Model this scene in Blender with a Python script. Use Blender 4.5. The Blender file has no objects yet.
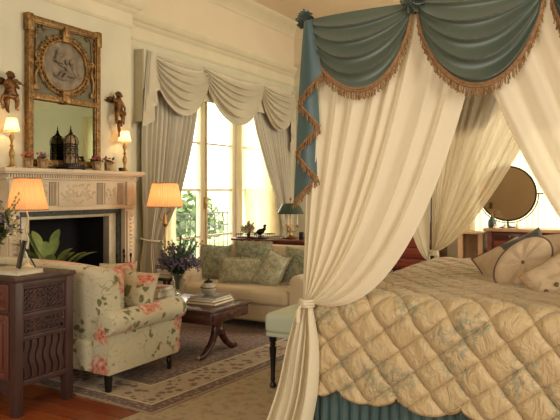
import bpy, bmesh, math, random
from mathutils import Vector, Matrix, noise
random.seed(7)
PI = math.pi
S = bpy.context.scene
COL = S.collection

# ------------------------------------------------------------------ camera
TH = math.atan(360/650)
cam_d = bpy.data.cameras.new('camera'); cam = bpy.data.objects.new('camera', cam_d); COL.objects.link(cam)
cam.location = (0, 0, 1.3); cam.rotation_euler = (PI/2, 0, TH)
cam_d.sensor_width = 36; cam_d.lens = 650/560*36; cam_d.shift_y = -20/560
cam_d.clip_start = 0.05; cam_d.clip_end = 300
S.camera = cam

# ------------------------------------------------------------------ world, sun, area lights, exposure
w = bpy.data.worlds.new('sky'); S.world = w; w.use_nodes = True
bg = w.node_tree.nodes['Background']; bg.inputs[0].default_value = (1.0, 0.95, 0.80, 1); bg.inputs[1].default_value = 6.0
S.view_settings.view_transform = 'Standard'; S.view_settings.look = 'None'
S.view_settings.exposure = 0.0; S.view_settings.gamma = 1.0; S.view_settings.use_curve_mapping = False

def area(name, loc, target, sx, sy, power, col):
    d = bpy.data.lights.new(name, 'AREA'); d.shape = 'RECTANGLE'; d.size = sx; d.size_y = sy
    d.energy = power; d.color = col
    o = bpy.data.objects.new(name, d); COL.objects.link(o); o.location = loc
    o.rotation_euler = (Vector(target)-Vector(loc)).to_track_quat('-Z', 'Y').to_euler()
    return o
# area lights added for presumed daylight; front and right walls have no windows
area('daylight_front', (-1.2, -2.3, 1.9), (-1.2, 5, 0.9), 2.6, 2.2, 95, (1.0, 0.95, 0.84))
area('daylight_right', (3.3, 1.0, 2.0), (-2, 3.2, 0.8), 2.2, 2.2, 150, (1.0, 0.95, 0.84))
area('fill_far_right', (3.4, 7.6, 2.2), (-5.5, 7.2, 2.0), 2.6, 2.2, 260, (1.0, 0.95, 0.82))  # unseen fill added to brighten the swags and window wall
def lamp(name, loc, power, r=0.03, col=(1.0, 0.62, 0.30)):
    d = bpy.data.lights.new(name, 'POINT'); d.energy = power; d.shadow_soft_size = r; d.color = col
    o = bpy.data.objects.new(name, d); COL.objects.link(o); o.location = loc
    return o

# ------------------------------------------------------------------ helpers
def lin(c):
    return tuple(((v/255)/12.92 if v/255 <= .04045 else ((v/255+.055)/1.055)**2.4) for v in c)+(1,)
class NT:
    def __init__(s, name):
        s.m = bpy.data.materials.new(name); s.m.use_nodes = True
        s.t = s.m.node_tree; s.b = s.t.nodes['Principled BSDF']; s.out = s.t.nodes['Material Output']
    def n(s, typ, **kw):
        x = s.t.nodes.new('ShaderNode'+typ)
        for k, v in kw.items():
            if k.startswith('_'): setattr(x, k[1:], v)
            else: x.inputs[k.replace('__', ' ')].default_value = v
        return x
    def l(s, a, b): s.t.links.new(a, b)
    def co(s, scale=(1,1,1)):
        t = s.n('TexCoord'); m = s.n('Mapping'); m.inputs['Scale'].default_value = scale
        s.l(t.outputs['Object'], m.inputs['Vector']); return m.outputs['Vector']
    def math(s, op, a, b=None, c=None):
        x = s.n('Math', _operation=op)
        for i, v in enumerate((a, b, c)):
            if v is None: continue
            if isinstance(v, (int, float)): x.inputs[i].default_value = v
            else: s.l(v, x.inputs[i])
        return x.outputs[0]
    def mix(s, f, a, b):
        x = s.n('MixRGB')
        for i, v in enumerate((f, a, b)):
            if isinstance(v, (int, float)): x.inputs[i].default_value = v
            elif isinstance(v, tuple): x.inputs[i].default_value = v
            else: s.l(v, x.inputs[i])
        return x.outputs[0]
    def step(s, v, lo, hi):
        x = s.n('MapRange'); x.inputs[1].default_value = lo; x.inputs[2].default_value = hi
        s.l(v, x.inputs[0]); return x.outputs[0]
    def noise(s, scale, co=None, detail=3, rough=.5):
        x = s.n('TexNoise', Scale=scale, Detail=detail, Roughness=rough)
        if co is not None: s.l(co, x.inputs['Vector'])
        return x
    def bump(s, h, strength=.3, dist=.01):
        x = s.n('Bump', Strength=strength, Distance=dist); s.l(h, x.inputs['Height']); s.l(x.outputs[0], s.b.inputs['Normal'])

def plain(name, c, rough=.6, metal=0.0, c2=None, nscale=8, bump=0.0, bscale=60, spec=.5, sheen=0.0, stretch=(1,1,1)):
    k = NT(name); k.b.inputs['Roughness'].default_value = rough; k.b.inputs['Metallic'].default_value = metal
    k.b.inputs['Specular IOR Level'].default_value = spec
    if sheen: k.b.inputs['Sheen Weight'].default_value = sheen
    co = k.co(stretch)
    c2 = c2 or tuple(max(0, v*.9) for v in c)
    nz = k.noise(nscale, co)
    k.l(k.mix(k.step(nz.outputs[0], .35, .65), lin(c), lin(c2)), k.b.inputs['Base Color'])
    if bump:
        nb = k.noise(bscale, co, 4); k.bump(nb.outputs[0], bump, .01)
    return k.m
def sheer(name, c, trans=.1, transl=.5):
    k = NT(name); co = k.co((1,1,1)); nz = k.noise(4, co)
    col = k.mix(nz.outputs[0], lin(c), lin(tuple(v*.97 for v in c)))
    d = k.n('BsdfDiffuse'); tl = k.n('BsdfTranslucent'); tr = k.n('BsdfTransparent')
    k.l(col, d.inputs[0]); k.l(col, tl.inputs[0])
    a = k.n('MixShader'); a.inputs[0].default_value = transl; k.l(d.outputs[0], a.inputs[1]); k.l(tl.outputs[0], a.inputs[2])
    b = k.n('MixShader'); b.inputs[0].default_value = trans; k.l(a.outputs[0], b.inputs[1]); k.l(tr.outputs[0], b.inputs[2])
    k.l(b.outputs[0], k.out.inputs[0]); return k.m
def shade(name, c, em, emc):
    k = NT(name); k.b.inputs['Base Color'].default_value = lin(c); k.b.inputs['Roughness'].default_value = .9
    # pleated fabric lit from inside
    k.b.inputs['Emission Color'].default_value = lin(emc); k.b.inputs['Emission Strength'].default_value = em
    tl = k.n('BsdfTranslucent'); tl.inputs[0].default_value = lin(c); mx = k.n('MixShader'); mx.inputs[0].default_value = .5
    k.l(k.b.outputs[0], mx.inputs[1]); k.l(tl.outputs[0], mx.inputs[2]); k.l(mx.outputs[0], k.out.inputs[0])
    return k.m

def sc(o): return o
def tag(o, label=None, cat=None, group=None, kind=None):
    for a, b in (('label', label), ('category', cat), ('group', group), ('kind', kind)):
        if b: o[a] = b
    return o
MATS = {}
def wmat(o):
    m = Matrix.LocRotScale(o.location, o.rotation_euler, o.scale)
    return (wmat(o.parent) @ m) if o.parent else m
def obj(name, bm, mat, parent=None, loc=None, world=True, smooth=True, rotz=0):
    """bm is authored in world coordinates unless world=False (then in the parent's own space)."""
    if world:
        if parent is not None: bm.transform(wmat(parent).inverted())
        elif loc is not None: bm.transform(Matrix.Translation(-Vector(loc)))
    me = bpy.data.meshes.new(name); bmesh.ops.recalc_face_normals(bm, faces=bm.faces)
    bm.to_mesh(me); bm.free()
    for m in (mat if isinstance(mat, (list, tuple)) else [mat]): me.materials.append(m)
    if smooth:
        me.shade_smooth()
        try: me.set_sharp_from_angle(angle=math.radians(38))
        except Exception: pass
    o = bpy.data.objects.new(name, me); COL.objects.link(o)
    if parent is not None: o.parent = parent
    elif loc is not None: o.location = loc
    o.rotation_euler = (0, 0, rotz)
    return o
def thing(name, loc, label, cat, group=None, rotz=0):
    o = bpy.data.objects.new(name, None); COL.objects.link(o); o.location = loc; o.rotation_euler = (0, 0, rotz)
    o.empty_display_size = .1
    return tag(o, label, cat, group)
def dup(root, loc, rotz=0, label=None, group=None, scale=None):
    def cp(o, parent):
        c = o.copy(); COL.objects.link(c); c.parent = parent
        for ch in [x for x in COL.objects if x.parent == o and x != c]: cp(ch, c)
        return c
    r = cp(root, None); r.location = loc; r.rotation_euler = (0, 0, rotz)
    if scale: r.scale = scale
    if label: r['label'] = label
    if group: r['group'] = group
    return r
def struct(name, bm, mat, parent=None, smooth=False):
    o = obj(name, bm, mat, parent, smooth=smooth)
    if parent is None: o['kind'] = 'structure'
    return o

def BM(): return bmesh.new()
def box(bm, c, s, bev=0, rot=None, seg=2):
    g = bmesh.ops.create_cube(bm, size=1); vs = g['verts']
    for v in vs: v.co = Vector((v.co.x*s[0], v.co.y*s[1], v.co.z*s[2]))
    if bev:
        es = list({e for v in vs for e in v.link_edges})
        r = bmesh.ops.bevel(bm, geom=es, offset=min(bev, min(s)*.49), segments=seg, profile=.5, affect='EDGES')
        vs = list({v for f in r['faces'] for v in f.verts} | {v for v in vs if v.is_valid})
    m = Matrix.Translation(c)
    if rot is not None: m = m @ rot
    for v in vs: v.co = m @ v.co
    return vs
def bx(bm, x0, x1, y0, y1, z0, z1, bev=0, seg=2):
    return box(bm, ((x0+x1)/2, (y0+y1)/2, (z0+z1)/2), (abs(x1-x0), abs(y1-y0), abs(z1-z0)), bev, None, seg)
def ringconnect(bm, rings, closed=True, cap=True):
    for a, b in zip(rings, rings[1:]):
        n = len(a)
        for i in range(n if closed else n-1):
            j = (i+1) % n
            try: bm.faces.new((a[i], a[j], b[j], b[i]))
            except ValueError: pass
    if cap:
        for r in (rings[0], rings[-1]):
            try: bm.faces.new(r)
            except ValueError: pass
def lathe(bm, prof, c=(0,0,0), n=20, wob=0, wn=0, cap=True):
    c = Vector(c); rings = []
    for r, z in prof:
        rings.append([bm.verts.new(c+Vector((r*(1+wob*math.cos(wn*a))*math.cos(a), r*(1+wob*math.cos(wn*a))*math.sin(a), z))) for a in [2*PI*i/n for i in range(n)]])
    ringconnect(bm, rings, True, cap)
def tube(bm, pts, r, n=8, cap=True):
    pts = [Vector(p) for p in pts]; R = r if isinstance(r, (list, tuple)) else [r]*len(pts)
    rings = []; up = Vector((.13, .21, 1)).normalized(); prev = None
    for i, p in enumerate(pts):
        t = (pts[min(i+1, len(pts)-1)]-pts[max(i-1, 0)])
        t = t.normalized() if t.length > 1e-9 else Vector((0,0,1))
        if prev is None:
            a = t.cross(up); a = a if a.length > .1 else t.cross(Vector((1,0,0)))
        else: a = prev - t*prev.dot(t)
        a.normalize(); b = t.cross(a); prev = a
        rings.append([bm.verts.new(p+(a*math.cos(q)+b*math.sin(q))*R[i]) for q in [2*PI*k/n for k in range(n)]])
    ringconnect(bm, rings, True, cap)
def cr(pts, n=6):
    P = [Vector(p) for p in pts]; P = [2*P[0]-P[1]]+P+[2*P[-1]-P[-2]]; out = []
    for i in range(1, len(P)-2):
        for k in range(n):
            t = k/n; a, b, c, d = P[i-1:i+3]
            out.append(.5*((2*b)+(c-a)*t+(2*a-5*b+4*c-d)*t*t+(3*b-a-3*c+d)*t**3))
    out.append(P[-2]); return out
def grid(bm, nu, nv, f, wrap=False, mi=0):
    V = [[bm.verts.new(f(i/nu, j/nv)) for i in range(nu+(0 if wrap else 1))] for j in range(nv+1)]
    for j in range(nv):
        for i in range(nu):
            k = (i+1) % nu if wrap else i+1
            fa = bm.faces.new((V[j][i], V[j][k], V[j+1][k], V[j+1][i])); fa.material_index = mi
    return V
def spow(v, e): return math.copysign(abs(v)**e, v)
def puff(bm, c, r, e1=1, e2=1, rot=None, nu=20, nv=12, nz=0, seed=0):
    """superellipsoid"""
    c = Vector(c)
    def f(u, v):
        a = 2*PI*u; b = PI*(v-.5); 
        p = Vector((r[0]*spow(math.cos(b), e1)*spow(math.cos(a), e2), r[1]*spow(math.cos(b), e1)*spow(math.sin(a), e2), r[2]*spow(math.sin(b), e1)))
        if nz: p *= 1+nz*noise.noise(p*6/max(r)+Vector((seed, 0, 0)))
        return c+(rot @ p if rot is not None else p)
    grid(bm, nu, nv, f, wrap=True)
    bmesh.ops.remove_doubles(bm, verts=bm.verts, dist=1e-6)
def cushion(bm, c, wx, hz, th, rot=None, seed=0, n=16, pinch=.07, wr=.004):
    """pillow in its XZ plane (width wx, height hz), thickness th along Y, corners pulled out"""
    c = Vector(c)
    def side(sg):
        def f(u, v):
            x = 2*u-1; z = 2*v-1
            X = x*(1-pinch*(1-z*z)); Z = z*(1-pinch*(1-x*x))
            t = ((1-x**4)*(1-z**4))**.5 * (.62+.38*(1-x*x*.5-z*z*.5))
            wob = wr*noise.noise(Vector((x*3+seed, z*3, sg*2)))*3*(t > 0)
            p = Vector((X*wx/2, sg*(th/2*t+wob*t), Z*hz/2))
            return c+(rot @ p if rot is not None else p)
        return f
    grid(bm, n, n, side(1)); grid(bm, n, n, side(-1))
    bmesh.ops.remove_doubles(bm, verts=bm.verts, dist=1e-5)
def cushion_edge(c, wx, hz, rot=None, pinch=.07, n=12):
    c = Vector(c); out = []
    for s in range(4):
        for k in range(n):
            t = 2*k/n-1
            x, z = ((t, -1), (1, t), (-t, 1), (-1, -t))[s]
            X = x*(1-pinch*(1-z*z)); Z = z*(1-pinch*(1-x*x))
            p = Vector((X*wx/2, 0, Z*hz/2)); out.append(c+(rot @ p if rot is not None else p))
    out.append(out[0].copy()); return out
def prism(bm, prof, axis, a, b, bev=0):
    """prof: list of 2-D points; axis 'y' -> (x,z) extruded in y; axis 'x' -> (y,z) extruded in x"""
    def P(p, t): return Vector((p[0], t, p[1])) if axis == 'y' else (Vector((t, p[0], p[1])) if axis == 'x' else Vector((p[0], p[1], t)))
    r0 = [bm.verts.new(P(p, a)) for p in prof]; r1 = [bm.verts.new(P(p, b)) for p in prof]
    n = len(prof); fs = []
    for i in range(n): fs.append(bm.faces.new((r0[i], r0[(i+1) % n], r1[(i+1) % n], r1[i])))
    f0 = bm.faces.new(r0); f1 = bm.faces.new(r1)
    if bev:
        bmesh.ops.bevel(bm, geom=list(f0.edges)+list(f1.edges), offset=bev, segments=3, profile=.5, affect='EDGES')
def strand_fringe(bm, pts, length, step=.006, r=.0022, splay=.15, down=Vector((0,0,-1)), rnd=random.Random(3)):
    acc = 0
    for a, b in zip(pts, pts[1:]):
        d = (b-a); L = d.length
        if L < 1e-6: continue
        while acc < L:
            p = a+d*(acc/L); l = length*rnd.uniform(.8, 1.1)
            dv = (down+Vector((rnd.uniform(-splay, splay), rnd.uniform(-splay, splay), 0))).normalized()
            e = p+dv*l; m = p+dv*l*.5+Vector((rnd.uniform(-.1, .1)*l, rnd.uniform(-.1, .1)*l, 0))
            tube(bm, [p, m, e], [r*.8, r, r*1.25], 4)
            acc += step*rnd.uniform(.7, 1.3)
        acc -= L
def scroll(bm, c, u, v, size, turns=1.2, r=.004, flip=1, n=14):
    """little carved volute in the plane (u,v)"""
    c = Vector(c); pts = []
    for i in range(n+1):
        t = i/n; a = flip*(t*turns*2*PI); rr = size*(1-t*.85)
        pts.append(c+u*(rr*math.cos(a))+v*(rr*math.sin(a)))
    tube(bm, pts, [r*(1-.4*i/n) for i in range(n+1)], 5)
def leaf(bm, base, d, L, W, bend=.3, up=Vector((0,0,1)), n=6, fold=.2):
    d = Vector(d).normalized(); side = d.cross(up)
    if side.length < .05: side = Vector((1,0,0))
    side.normalize(); nrm = side.cross(d); rows = []
    for i in range(n+1):
        t = i/n; p = Vector(base)+d*(L*t)-nrm*0-Vector((0,0,1))*(bend*L*t*t)
        wd = W*.5*math.sin(PI*min(1, .06+t*.94))**.8*(1 if i < n else .05)
        rows.append([bm.verts.new(p-side*wd+nrm*wd*fold), bm.verts.new(p), bm.verts.new(p+side*wd+nrm*wd*fold)])
    for a, b in zip(rows, rows[1:]):
        bm.faces.new((a[0], a[1], b[1], b[0])); bm.faces.new((a[1], a[2], b[2], b[1]))
def blossom(bm, c, r, rnd, k=7):
    c = Vector(c)
    for i in range(k):
        d = Vector((rnd.gauss(0, 1), rnd.gauss(0, 1), rnd.gauss(0, 1))).normalized()
        puff(bm, c+d*r*.6, (r*.5, r*.5, r*.35), nu=6, nv=4)

# ------------------------------------------------------------------ materials
M = {}
M['wall'] = plain('wall_paint', (214,209,182), .85, c2=(206,202,176), nscale=2, bump=.05, bscale=200)
M['frieze'] = plain('frieze_warm_lit', (224,209,180), .85, nscale=2, c2=(220,205,176))
M['ceiling'] = plain('ceiling_paint', (232,216,186), .9, nscale=2, c2=(228,212,182))
M['trim'] = plain('trim_paint', (222,212,182), .6, nscale=3, c2=(216,206,176))
M['mantel'] = plain('mantel_stone', (220,201,172), .55, nscale=5, c2=(210,190,160), bump=.1, bscale=40)
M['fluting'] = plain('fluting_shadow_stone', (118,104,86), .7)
M['black_marble'] = plain('black_marble', (30,30,28), .3, c2=(70,72,66), nscale=30)
M['steel'] = plain('pale_steel', (190,178,150), .45, .2)
M['soot'] = plain('soot', (16,13,12), .95)
M['gilt'] = plain('gilt', (158,122,70), .45, .55, c2=(108,80,44), nscale=25, bump=.4, bscale=70)
M['old_gilt'] = plain('antique_gilt', (150,110,66), .35, .8, c2=(84,56,34), nscale=14, bump=.3, bscale=60)
M['grey_panel'] = plain('grey_green_panel', (112,108,84), .7, c2=(98,94,74))
M['relief'] = plain('grisaille', (140,126,104), .65, c2=(110,98,80), nscale=12)
M['brass'] = plain('brass', (186,150,90), .35, .85, c2=(150,112,60))
M['carved'] = plain('carved_wood', (78,52,44), .45, c2=(56,36,32), nscale=10, stretch=(1,1,.2), bump=.15, bscale=80)
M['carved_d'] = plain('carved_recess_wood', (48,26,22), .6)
M['redwood'] = plain('red_lacquer_wood', (122,74,60), .4, c2=(96,56,46), nscale=8, stretch=(1,1,.15))
M['mahog'] = plain('mahogany', (82,44,36), .25, c2=(56,28,24), nscale=6, stretch=(.3,3,3))
M['mahog_l'] = plain('polished_mahogany', (118,56,38), .25, c2=(92,40,28), nscale=6, stretch=(.3,3,3))
M['ebony'] = plain('ebonised_wood', (26,20,17), .35)
M['iron'] = plain('dark_iron', (34,30,26), .45, .4)
M['cream_sofa'] = plain('cream_linen', (212,192,160), .9, c2=(204,184,150), nscale=3, bump=.15, bscale=150, sheen=.2)
M['mint'] = plain('mint_linen', (200,210,188), .85, c2=(192,202,180), nscale=4, bump=.12, bscale=200)
M['teal'] = plain('teal_taffeta', (78,90,74), .38, c2=(68,82,68), nscale=2, bump=.08, bscale=20, sheen=.3, spec=.6)
M['teal_blue'] = plain('teal_blue_silk', (74,100,98), .4, c2=(58,84,84), nscale=3, stretch=(3,3,.3), sheen=.3)
M['fringe'] = plain('gold_bullion_fringe', (158,120,78), .75, c2=(128,94,58), nscale=90)
M['drape'] = plain('grey_drape', (196,190,170), .8, c2=(188,182,162), nscale=2, sheen=.2)
M['drape_swag'] = plain('grey_silk_swag', (206,198,174), .7, c2=(198,190,166), nscale=2, sheen=.2)
M['liner'] = sheer('cream_liner', (240,226,190), .0, .45)
M['net'] = sheer('net_curtain', (250,240,205), .15, .65)
M['voile'] = sheer('bed_voile', (246,236,208), .05, .34)
M['voile_back'] = sheer('bed_voile_thin', (238,227,200), .12, .42)
M['pot_glass'] = plain('ivory_glass', (176,150,112), .25, c2=(120,96,66), nscale=30)
M['pink'] = plain('pink_petals', (206,120,112), .7, c2=(176,90,96), nscale=40)
M['violet'] = plain('violet_petals', (128,108,134), .7, c2=(94,78,108), nscale=40)
M['leaf'] = plain('leaf_green', (74,92,48), .5, c2=(52,70,36), nscale=14)
M['leaf_pale'] = plain('pale_leaf_green', (136,150,86), .5, c2=(104,122,64), nscale=14)
M['tree'] = plain('tree_leaves', (104,122,78), .7, c2=(78,100,60), nscale=1.5)
M['marble_top'] = plain('brown_marble', (196,158,122), .3, c2=(172,132,98), nscale=6)
M['pale_wood'] = plain('pale_wood', (204,168,124), .5)
M['book_cream'] = plain('book_cream', (214,204,176), .7); M['book_grey'] = plain('book_grey', (120,112,104), .6)
M['book_pink'] = plain('book_pink', (186,128,108), .6); M['book_brown'] = plain('book_brown', (132,92,68), .6)
M['pages'] = plain('book_pages', (232,220,190), .8, bump=.3, bscale=300)
M['green_shade'] = plain('green_tole', (52,74,62), .35, c2=(44,64,54), spec=.6)
M['tufted'] = plain('cream_velvet', (204,180,146), .75, c2=(188,160,126), nscale=5, sheen=.4)
M['hem'] = plain('gold_cord', (176,140,88), .7)
M['bead'] = plain('dark_taupe_silk', (118,92,70), .55, c2=(90,68,52))
M['green_velvet'] = plain('dark_green_velvet', (66,74,60), .7, sheen=.4)
M['rail'] = plain('balcony_iron', (60,66,60), .5)
M['grass'] = plain('grass_ground', (130,150,88), .9)
M['hill'] = plain('hazy_hill_woods', (176,178,140), .9, c2=(156,164,120), nscale=.3)  # pale tint puts the washed-out haze into the hill colour
M['plaster'] = plain('ivory_wax', (238,222,184), .5)
M['ceramic'] = plain('grey_ceramic', (176,164,140), .3, c2=(150,138,116))

def m_glass():
    k = NT('window_glass'); tr = k.n('BsdfTransparent'); gl = k.n('BsdfGlossy', Roughness=.02); fr = k.n('LayerWeight', Blend=.08)
    mx = k.n('MixShader'); k.l(k.math('MULTIPLY', fr.outputs[0], .5), mx.inputs[0]); k.l(tr.outputs[0], mx.inputs[1]); k.l(gl.outputs[0], mx.inputs[2])
    k.l(mx.outputs[0], k.out.inputs[0]); return k.m
M['glass'] = m_glass()
def m_vase():
    k = NT('clear_vase_glass'); tr = k.n('BsdfTransparent'); tr.inputs[0].default_value = (.93,.94,.9,1); gl = k.n('BsdfGlossy', Roughness=.05); lw = k.n('LayerWeight', Blend=.25)
    mx = k.n('MixShader'); k.l(k.math('ADD', k.math('MULTIPLY', lw.outputs[1], .7), .08), mx.inputs[0]); k.l(tr.outputs[0], mx.inputs[1]); k.l(gl.outputs[0], mx.inputs[2])
    k.l(mx.outputs[0], k.out.inputs[0]); return k.m
M['vase'] = m_vase()
def m_mirror(name, c):
    k = NT(name); k.b.inputs['Base Color'].default_value = lin(c); k.b.inputs['Metallic'].default_value = 1; k.b.inputs['Roughness'].default_value = .04
    return k.m
M['mirror'] = m_mirror('old_mirror', (146,152,134)); M['mirror2'] = m_mirror('dresser_mirror', (214,190,160))
def m_floor():
    k = NT('wood_floor'); co = k.co((1,1,1)); sp = k.n('SeparateXYZ'); k.l(co, sp.inputs[0])
    br = k.n('TexBrick'); br.offset = .37; br.inputs['Scale'].default_value = 1; br.inputs['Brick Width'].default_value = 1.4; br.inputs['Row Height'].default_value = .14
    br.inputs['Mortar Size'].default_value = .002; br.inputs['Color1'].default_value = lin((172,92,48)); br.inputs['Color2'].default_value = lin((136,66,34)); br.inputs['Mortar'].default_value = lin((60,28,16))
    k.l(co, br.inputs['Vector'])
    m = k.n('Mapping'); m.inputs['Scale'].default_value = (1.2, 22, 1); k.l(co, m.inputs[0]); nz = k.noise(3, m.outputs[0], 5, .6)
    c = k.mix(k.math('MULTIPLY', k.step(nz.outputs[0], .4, .7), .45), br.outputs[0], lin((92,42,22)))
    k.l(c, k.b.inputs['Base Color']); k.b.inputs['Roughness'].default_value = .25
    k.bump(nz.outputs[0], .05, .005); return k.m
M['floor'] = m_floor()
def m_persian():
    k = NT('persian_rug'); t = k.n('TexCoord'); sp = k.n('SeparateXYZ'); k.l(t.outputs['Object'], sp.inputs[0])
    ax = k.math('SUBTRACT', 1.18, k.math('ABSOLUTE', sp.outputs[0])); ay = k.math('SUBTRACT', 1.7, k.math('ABSOLUTE', sp.outputs[1]))
    d = k.math('MINIMUM', ax, ay)
    v = k.n('TexVoronoi', Scale=15.0); v.feature = 'F1'; k.l(t.outputs['Object'], v.inputs['Vector'])
    v2 = k.n('TexVoronoi', Scale=28.0); v2.feature = 'F1'; k.l(t.outputs['Object'], v2.inputs['Vector'])
    nz = k.noise(30, t.outputs['Object'], 3)
    field = k.mix(k.step(v2.outputs['Distance'], .35, .45), lin((138,108,86)), lin((100,66,52)))
    field = k.mix(k.step(v.outputs['Distance'], .22, .30), lin((132,104,82)), field)
    bord = k.mix(k.step(v.outputs['Distance'], .34, .44), lin((100,76,62)), lin((172,152,122)))
    bord = k.mix(k.step(v2.outputs['Distance'], .18, .24), lin((96,80,72)), bord)
    dark = k.mix(k.step(v2.outputs['Distance'], .3, .4), lin((142,120,92)), lin((88,64,54)))
    r = k.n('ValToRGB'); r.color_ramp.interpolation = 'CONSTANT'
    def band(lo, hi): return k.math('MULTIPLY', k.math('GREATER_THAN', d, lo), k.math('LESS_THAN', d, hi))
    c = k.mix(band(.0, .02), field, lin((150,124,92))); c = k.mix(band(.02, .11), c, dark)
    c = k.mix(band(.11, .13), c, lin((196,176,138))); c = k.mix(band(.13, .38), c, bord)
    c = k.mix(band(.38, .40), c, lin((196,176,138))); c = k.mix(band(.40, .48), c, dark)
    c = k.mix(k.math('MULTIPLY', nz.outputs[0], .25), c, lin((150,128,100)))
    k.l(c, k.b.inputs['Base Color']); k.b.inputs['Roughness'].default_value = .95; k.b.inputs['Sheen Weight'].default_value = .2
    nb = k.noise(250, t.outputs['Object'], 2); k.bump(nb.outputs[0], .4, .004); return k.m
M['persian'] = m_persian()
def m_beige():
    k = NT('beige_needlepoint_rug'); t = k.n('TexCoord'); nz = k.noise(16, t.outputs['Object'], 5, .7)
    v = k.n('TexVoronoi', Scale=7.0); v.feature = 'SMOOTH_F1'; k.l(t.outputs['Object'], v.inputs['Vector'])
    c = k.mix(k.step(nz.outputs[0], .5, .62), lin((178,160,130)), lin((152,134,108)))
    c = k.mix(k.step(v.outputs['Distance'], .2, .1), c, lin((166,132,104)))
    k.l(c, k.b.inputs['Base Color']); k.b.inputs['Roughness'].default_value = .95
    nb = k.noise(200, t.outputs['Object'], 2); k.bump(nb.outputs[0], .4, .004); return k.m
M['beige_rug'] = m_beige()
def m_floral():
    k = NT('floral_chintz'); t = k.n('TexCoord'); nz = k.noise(7, t.outputs['Object'], 2)
    dv = k.n('VectorMath', _operation='SCALE'); k.l(nz.outputs['Color'], dv.inputs[0]); dv.inputs['Scale'].default_value = .14
    ad = k.n('VectorMath', _operation='ADD'); k.l(t.outputs['Object'], ad.inputs[0]); k.l(dv.outputs[0], ad.inputs[1])
    v = k.n('TexVoronoi', Scale=3.6, Randomness=.9); k.l(ad.outputs[0], v.inputs['Vector'])
    v2 = k.n('TexVoronoi', Scale=15.0); k.l(ad.outputs[0], v2.inputs['Vector'])
    v3 = k.n('TexVoronoi', Scale=34.0); k.l(ad.outputs[0], v3.inputs['Vector'])
    wv = k.n('TexNoise', Scale=5.0, Detail=1.0, Distortion=2.5); k.l(ad.outputs[0], wv.inputs['Vector'])
    base = lin((202,194,162))
    vine = k.step(k.math('ABSOLUTE', k.math('SUBTRACT', wv.outputs[0], .5)), .012, .004)
    c = k.mix(k.math('MULTIPLY', vine, .65), base, lin((150,132,84)))
    gl = k.math('MULTIPLY', k.step(v2.outputs['Distance'], .40, .33), k.step(nz.outputs[0], .46, .52))
    c = k.mix(gl, c, lin((112,112,60)))
    rose = k.step(v.outputs['Distance'], .42, .35)
    pc = k.mix(k.step(v3.outputs['Distance'], .2, .45), lin((178,82,66)), lin((214,140,116)))
    sep = k.n('SeparateColor'); k.l(v.outputs['Color'], sep.inputs[0])
    pick = k.math('GREATER_THAN', sep.outputs[0], .2)
    c = k.mix(k.math('MULTIPLY', k.math('MULTIPLY', rose, pick), k.step(v3.outputs['Distance'], .72, .62)), c, pc)
    k.l(c, k.b.inputs['Base Color']); k.b.inputs['Roughness'].default_value = .8; k.b.inputs['Sheen Weight'].default_value = .2
    nb = k.noise(160, t.outputs['Object'], 2); k.bump(nb.outputs[0], .1, .004); return k.m
M['floral'] = m_floral()
def m_quilt():
    k = NT('quilt_silk'); t = k.n('TexCoord'); nz = k.noise(6.5, t.outputs['Object'], 3); n2 = k.noise(45, t.outputs['Object'], 4, .7)
    f = k.math('MULTIPLY', k.step(nz.outputs[0], .52, .6), k.step(n2.outputs[0], .46, .56))
    c = k.mix(k.math('MULTIPLY', f, .75), lin((192,168,124)), lin((136,138,112)))
    k.l(c, k.b.inputs['Base Color']); k.b.inputs['Roughness'].default_value = .5; k.b.inputs['Sheen Weight'].default_value = .25
    m = k.n('Mapping'); m.inputs['Scale'].default_value = (1, 1, .55); m.inputs['Rotation'].default_value = (0, .5, 0); k.l(t.outputs['Object'], m.inputs[0])
    nb = k.noise(26, m.outputs[0], 3, .55); nb.inputs['Distortion'].default_value = .8
    k.bump(nb.outputs[0], .8, .02); return k.m
M['quilt'] = m_quilt()
def m_damask(name, a, b, sc=26):
    k = NT(name); t = k.n('TexCoord'); nz = k.noise(sc, t.outputs['Object'], 4, .6); nz.inputs['Distortion'].default_value = 1.2
    k.l(k.mix(k.step(nz.outputs[0], .45, .56), lin(a), lin(b)), k.b.inputs['Base Color']); k.b.inputs['Roughness'].default_value = .85; k.b.inputs['Sheen Weight'].default_value = .3
    k.bump(nz.outputs[0], .2, .004); return k.m
M['crystal'] = plain('cut_crystal', (232,222,198), .08, spec=1.0)
M['damask_l'] = m_damask('pale_sage_damask', (184,178,146), (152,150,122))
M['damask'] = m_damask('sage_damask', (150,148,118), (112,116,92))
M['spotted'] = m_damask('spotted_silk', (204,180,146), (186,158,122), 12)
def m_stripe():
    k = NT('striped_sheer'); t = k.n('TexCoord'); sp = k.n('SeparateXYZ'); k.l(t.outputs['Object'], sp.inputs[0])
    s = k.math('FRACT', k.math('MULTIPLY', sp.outputs[0], 1/.085))
    c = k.mix(k.math('LESS_THAN', s, .14), lin((250,240,205)), lin((206,182,138)))
    d = k.n('BsdfDiffuse'); tl = k.n('BsdfTranslucent'); k.l(c, d.inputs[0]); k.l(c, tl.inputs[0])
    a = k.n('MixShader'); a.inputs[0].default_value = .6; k.l(d.outputs[0], a.inputs[1]); k.l(tl.outputs[0], a.inputs[2])
    k.l(a.outputs[0], k.out.inputs[0]); return k.m
M['stripe'] = m_stripe()
M['shade_warm'] = shade('lit_cream_shade', (236,210,170), .9, (255,210,150))
M['shade_orange'] = shade('lit_pleated_shade', (222,176,134), .42, (255,160,96))

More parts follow.
